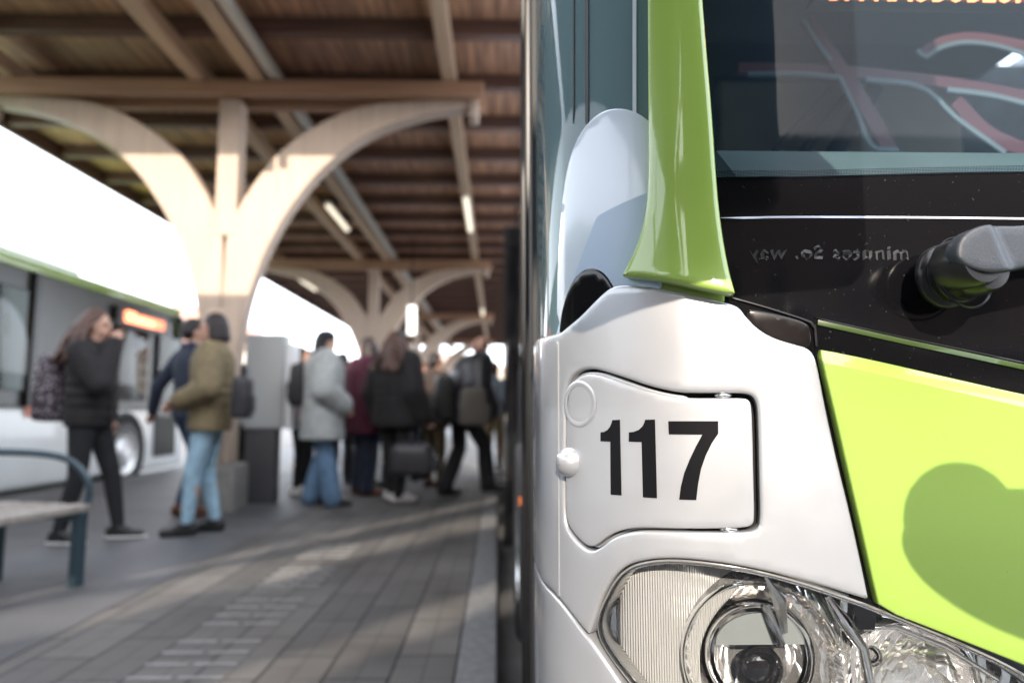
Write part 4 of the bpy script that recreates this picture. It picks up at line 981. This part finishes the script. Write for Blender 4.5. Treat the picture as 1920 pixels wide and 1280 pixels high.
# woman with curly hair, facing right, hand at her mouth
LA = gp_(152, 1016)
person(LA, 2, 1.70, 'woman with curly brown hair in a black padded jacket raising a hand to her mouth', f_black, f_bjean, s_black, h_brown,
       dict(elR=(.19, -.22, 1.17), wrR=(.175, -.05, 1.49), handR=(-.15, .45, 1), acrR=(0, .4, 1), elL=(-.02, .27, 1.14), wrL=(.02, .24, .92), kneeL=(.14, .10, .50), ankL=(.20, .12, .085), kneeR=(.0, -.10, .50), ankR=(-.10, -.11, .085), headtilt=6, curl=.9), hair='long', puffy=.022, sole=s_white)
LB = gp_(345, 968)
person(LB, 55, 1.80, 'man in a dark navy jacket and black cap standing between the two women, back turned', f_navy, f_dden, s_brown, h_dark,
       dict(kneeL=(.18, .12, .52), ankL=(.02, .10, .085), kneeR=(.02, -.10, .50), ankR=(-.02, -.10, .085), elL=(-.10, .36, 1.15), wrL=(-.06, .50, .92), headyaw=-20, headtilt=8), hat=('cap', s_black))
LC = gp_(385, 1000)
person(LC, 192, 1.72, 'woman in a khaki jacket and light blue jeans facing the woman with curly hair', f_khaki, f_lden, s_black, h_dark,
       dict(elL=(-.02, .27, 1.14), wrL=(.20, .16, 1.04), elR=(-.02, -.27, 1.14), wrR=(.19, -.15, 1.06), ankL=(.12, .09, .085), kneeL=(.09, .10, .5), ankR=(-.05, -.08, .085), headtilt=2, curl=.7), hair='bob', coat=.05, puffy=.035)
LE = gp_(600, 948)
person(LE, 20, 1.78, 'person in a light grey coat and flared blue jeans with a black backpack', f_grey, f_mden, s_black, h_dark,
       dict(ankL=(-.08, .12, .085), ankR=(.10, -.12, .085), headyaw=-40, elR=(-.02, -.28, 1.15), wrR=(.16, -.18, 1.0), wrL=(-.02, .28, .86)), hair='bob', coat=.20, hat=('hood', fabric('dark_beanie', (.02, .025, .035))), flare=.05, puffy=.075)
LF = gp_(678, 928)
person(LF, 35, 1.80, 'person in a maroon coat half hidden behind the light grey coat', f_mar, f_navy, s_brown, h_dark, dict(headyaw=120), hair='bob', coat=.18, puffy=.065, flare=.035)
LG = gp_(738, 940)
person(LG, 60, 1.82, 'tall person in a black coat, black beanie and white trainers', f_black, f_black, s_white, h_brown,
       dict(ankL=(.10, .10, .085), ankR=(-.06, -.10, .085), wrR=(.10, -.30, .86), curl=1.2, toeL=(1, -.9, 0), toeR=(1, -1.1, 0)), hair='long', coat=.10, hat=('beanie', s_black), puffy=.06, flare=.012)
LI = gp_(862, 930)
person(LI, 20, 1.86, 'bald man in a black leather jacket stepping towards the bus door', f_leather, f_bjean, s_black, h_dark,
       dict(lean=.30, ankL=(-.14, .10, .085), kneeL=(.02, .10, .5), ankR=(.28, -.10, .13), kneeR=(.24, -.10, .54), wrL=(.22, .22, .90), elL=(.06, .28, 1.12), wrR=(.24, -.22, .92), elR=(.05, -.28, 1.12), headtilt=10), hair='none', puffy=.085, flare=.035, coat=.08)
pH = at(795, 775, 10.0)
person((pH.x, 10.0), 200, 1.66, 'distant person in a lavender shirt behind the queue', f_lav, f_bjean, s_black, h_brown, dict(headyaw=30), hair='bob')
pK = at(575, 775, 8.4)
person((pK.x, 8.4), 10, 1.70, 'person in dark clothes almost hidden behind the grey coat', f_navy, f_bjean, s_black, h_dark, dict(), hair='short')
pJ = at(712, 775, 8.9)
person((pJ.x, 8.9), 60, 1.62, 'person in a grey scarf and jacket glimpsed behind the black coat', fabric('mid_grey_cloth', (.14, .15, .16)), f_dden, s_black, h_dark, dict(), hair='bob')
pP = at(560, 775, 8.0)
person((pP.x, 8.0), 15, 1.70, 'person in a dusty pink jacket just left of the pale coat', fabric('pink_cloth', (.42, .24, .25)), f_bjean, s_white, h_dark, dict(), hair='bob')
pQ = at(815, 775, 8.8)
person((pQ.x, 8.8), 45, 1.70, 'person in a dark brown coat between the black coat and the bald man', fabric('brown_cloth', (.05, .035, .03)), f_khaki, s_brown, h_dark, dict(), hair='short', puffy=.03, coat=.1)
pR = at(640, 775, 9.3)
person((pR.x, 9.3), 80, 1.74, 'person in a dark green jacket seen between the pale coat and the maroon coat', fabric('dark_green_cloth', (.025, .045, .035)), f_bjean, s_black, h_dark, dict(), hair='short', puffy=.04, coat=.1, flare=.02)
pS2 = at(765, 775, 9.6)
person((pS2.x, 9.6), 130, 1.76, 'person in a navy coat just behind the duffel bag', f_navy, f_dden, s_black, h_brown, dict(headyaw=20), hair='short', puffy=.05, coat=.12, flare=.02)
pM = at(925, 775, 10.5)
person((pM.x, 10.5), 60, 1.72, 'person in a blue grey jacket beside the bus door, mostly behind the bus', fabric('blue_grey_cloth', (.18, .22, .27)), f_khaki, s_white, h_brown, dict(), hair='short')
pN = at(438, 775, 7.9)
person((pN.x, 7.9), 100, 1.66, 'person with a pale scarf behind the first column', fabric('pale_scarf_cloth', (.40, .45, .52)), f_bjean, s_black, h_dark, dict(), hair='short')

def bag(nm, c, d, mat, lab, cat, rot=0, strap=True, bev=.07, grp=None):
    t = thing(nm, lab, cat, c, grp); c = Vector(c); m = Matrix.Rotation(R(rot), 3, 'Z')
    bd_ = MB().box((0, 0, 0), d, bev=bev); mb = MB()
    for v in bd_.v:
        z = v.z / d[2]; f = 1 - .25 * max(0, z) ** 1.0 - .05 * abs(z); mb.v.append(c + m @ Vector((v.x * f, v.y * f, v.z)))
    mb.f = bd_.f; b_ = build('bag_body', mb, mat, t)
    pk = MB().box(c + m @ Vector((d[0] * .45, 0, -d[2] * .15)), (d[0] * .3, d[1] * .7, d[2] * .42), rot=m, bev=.03); build('pocket', pk, mat, t)
    if strap:
        pts = catmull([tuple(c + m @ Vector(q)) for q in ((0, -d[1] * .3, d[2] * .42), (0, -d[1] * .2, d[2] * .75), (0, d[1] * .2, d[2] * .75), (0, d[1] * .3, d[2] * .42))], .02)
        build('handle', MB().tube(pts, .012, 8), s_black, t)
    return t
def speckle():
    m = M('patterned_cloth', (.35, .32, .34), rough=.8); nt = m.node_tree; b = nt.nodes['Principled BSDF']
    tc = nd(nt, 'ShaderNodeTexCoord'); vo = nd(nt, 'ShaderNodeTexVoronoi'); vo.inputs['Scale'].default_value = 30; nt.links.new(tc.outputs['Object'], vo.inputs['Vector'])
    cr = nd(nt, 'ShaderNodeValToRGB'); e = cr.color_ramp.elements; e[0].position = .25; e[0].color = (.42, .38, .42, 1); e[1].position = .45; e[1].color = (.05, .035, .045, 1)
    nt.links.new(vo.outputs['Distance'], cr.inputs[0]); nt.links.new(cr.outputs[0], b.inputs['Base Color']); return m
pA = at(72, 722, LA[1] + .02); bag('backpack', (LA[0] - .28, LA[1] + .06, 1.12), (.22, .32, .50), speckle(), 'patterned pink and black backpack worn by the curly haired woman', 'backpack', 168, False)
bag('shoulder_bag', tuple(at(455, 745, 5.35)), (.14, .24, .32), f_leather, 'black shoulder bag behind the khaki jacket', 'bag', 10, True, .04)
bag('backpack', (LE[0] - .24, LE[1] - .02, 1.22), (.17, .30, .44), s_black, 'black backpack on the light grey coat', 'backpack', 180, False)
bag('duffel_bag', tuple(at(772, 860, 7.0)), (.46, .26, .34), f_leather, 'black duffel bag held by the person in the black coat', 'bag', 0, True, .10)
bag('backpack', tuple(at(832, 745, 7.6)), (.20, .30, .50), s_black, 'dark backpack on the bald man', 'backpack', 200, False)
bag('shoulder_bag', tuple(at(888, 762, 7.3)), (.30, .16, .40), M('brown_grey_leather', (.10, .085, .07), rough=.4), 'brown grey shoulder bag hanging in front of the bald man', 'bag', 10, True, .05)

# ------------------------------------------------------------------ camera, light, world
cam = bpy.data.cameras.new('camera'); cam.sensor_width = 36; cam.lens = 24; cam.clip_start = .02; cam.clip_end = 2000
co = bpy.data.objects.new('camera', cam); COL.objects.link(co); co.location = CAM; co.rotation_euler = (R(90 + 6.02), 0, R(-1.21)); scene.camera = co
cam.dof.use_dof = True; cam.dof.focus_distance = .80; cam.dof.aperture_fstop = 2.5
sun = bpy.data.lights.new('sun', 'SUN'); sun.energy = 2.5; sun.angle = R(.45); sun.color = (1, .87, .72)
so = bpy.data.objects.new('sun', sun); COL.objects.link(so); so.location = (0, -20, 20); so.rotation_euler = SUN_TR.to_track_quat('-Z', 'Y').to_euler()
w = bpy.data.worlds.new('World'); scene.world = w; w.use_nodes = True; nt = w.node_tree
sky = nd(nt, 'ShaderNodeTexSky', sky_type='NISHITA'); sky.sun_disc = False
el = math.asin(-SUN_TR.z); az = math.atan2(-SUN_TR.x, -SUN_TR.y)     # direction towards the sun
sky.sun_elevation = el; sky.sun_rotation = az; sky.air_density = 1.0; sky.dust_density = 2.5; sky.ozone_density = 1.0
bg = nt.nodes['Background']; bg.inputs[1].default_value = .15; 
veil = nd(nt, 'ShaderNodeMix', data_type='RGBA'); veil.inputs[0].default_value = .55; veil.inputs[7].default_value = (20.5, 21.6, 23.5, 1)
nt.links.new(sky.outputs[0], veil.inputs[6]); nt.links.new(veil.outputs[2], bg.inputs[0])   # bright high cloud veil
vs = scene.view_settings; vs.view_transform = 'Standard'; vs.look = 'None'; vs.exposure = 1.4; vs.gamma = 1; vs.use_curve_mapping = False
cy = scene.cycles; cy.use_denoising = True; cy.max_bounces = 8; cy.diffuse_bounces = 4; cy.glossy_bounces = 5; cy.transparent_max_bounces = 16; cy.sample_clamp_indirect = 6; cy.blur_glossy = .5; cy.caustics_reflective = False; cy.caustics_refractive = False
try: cy.denoiser = 'OPENIMAGEDENOISE'; cy.denoising_input_passes = 'RGB_ALBEDO_NORMAL'
except Exception: pass
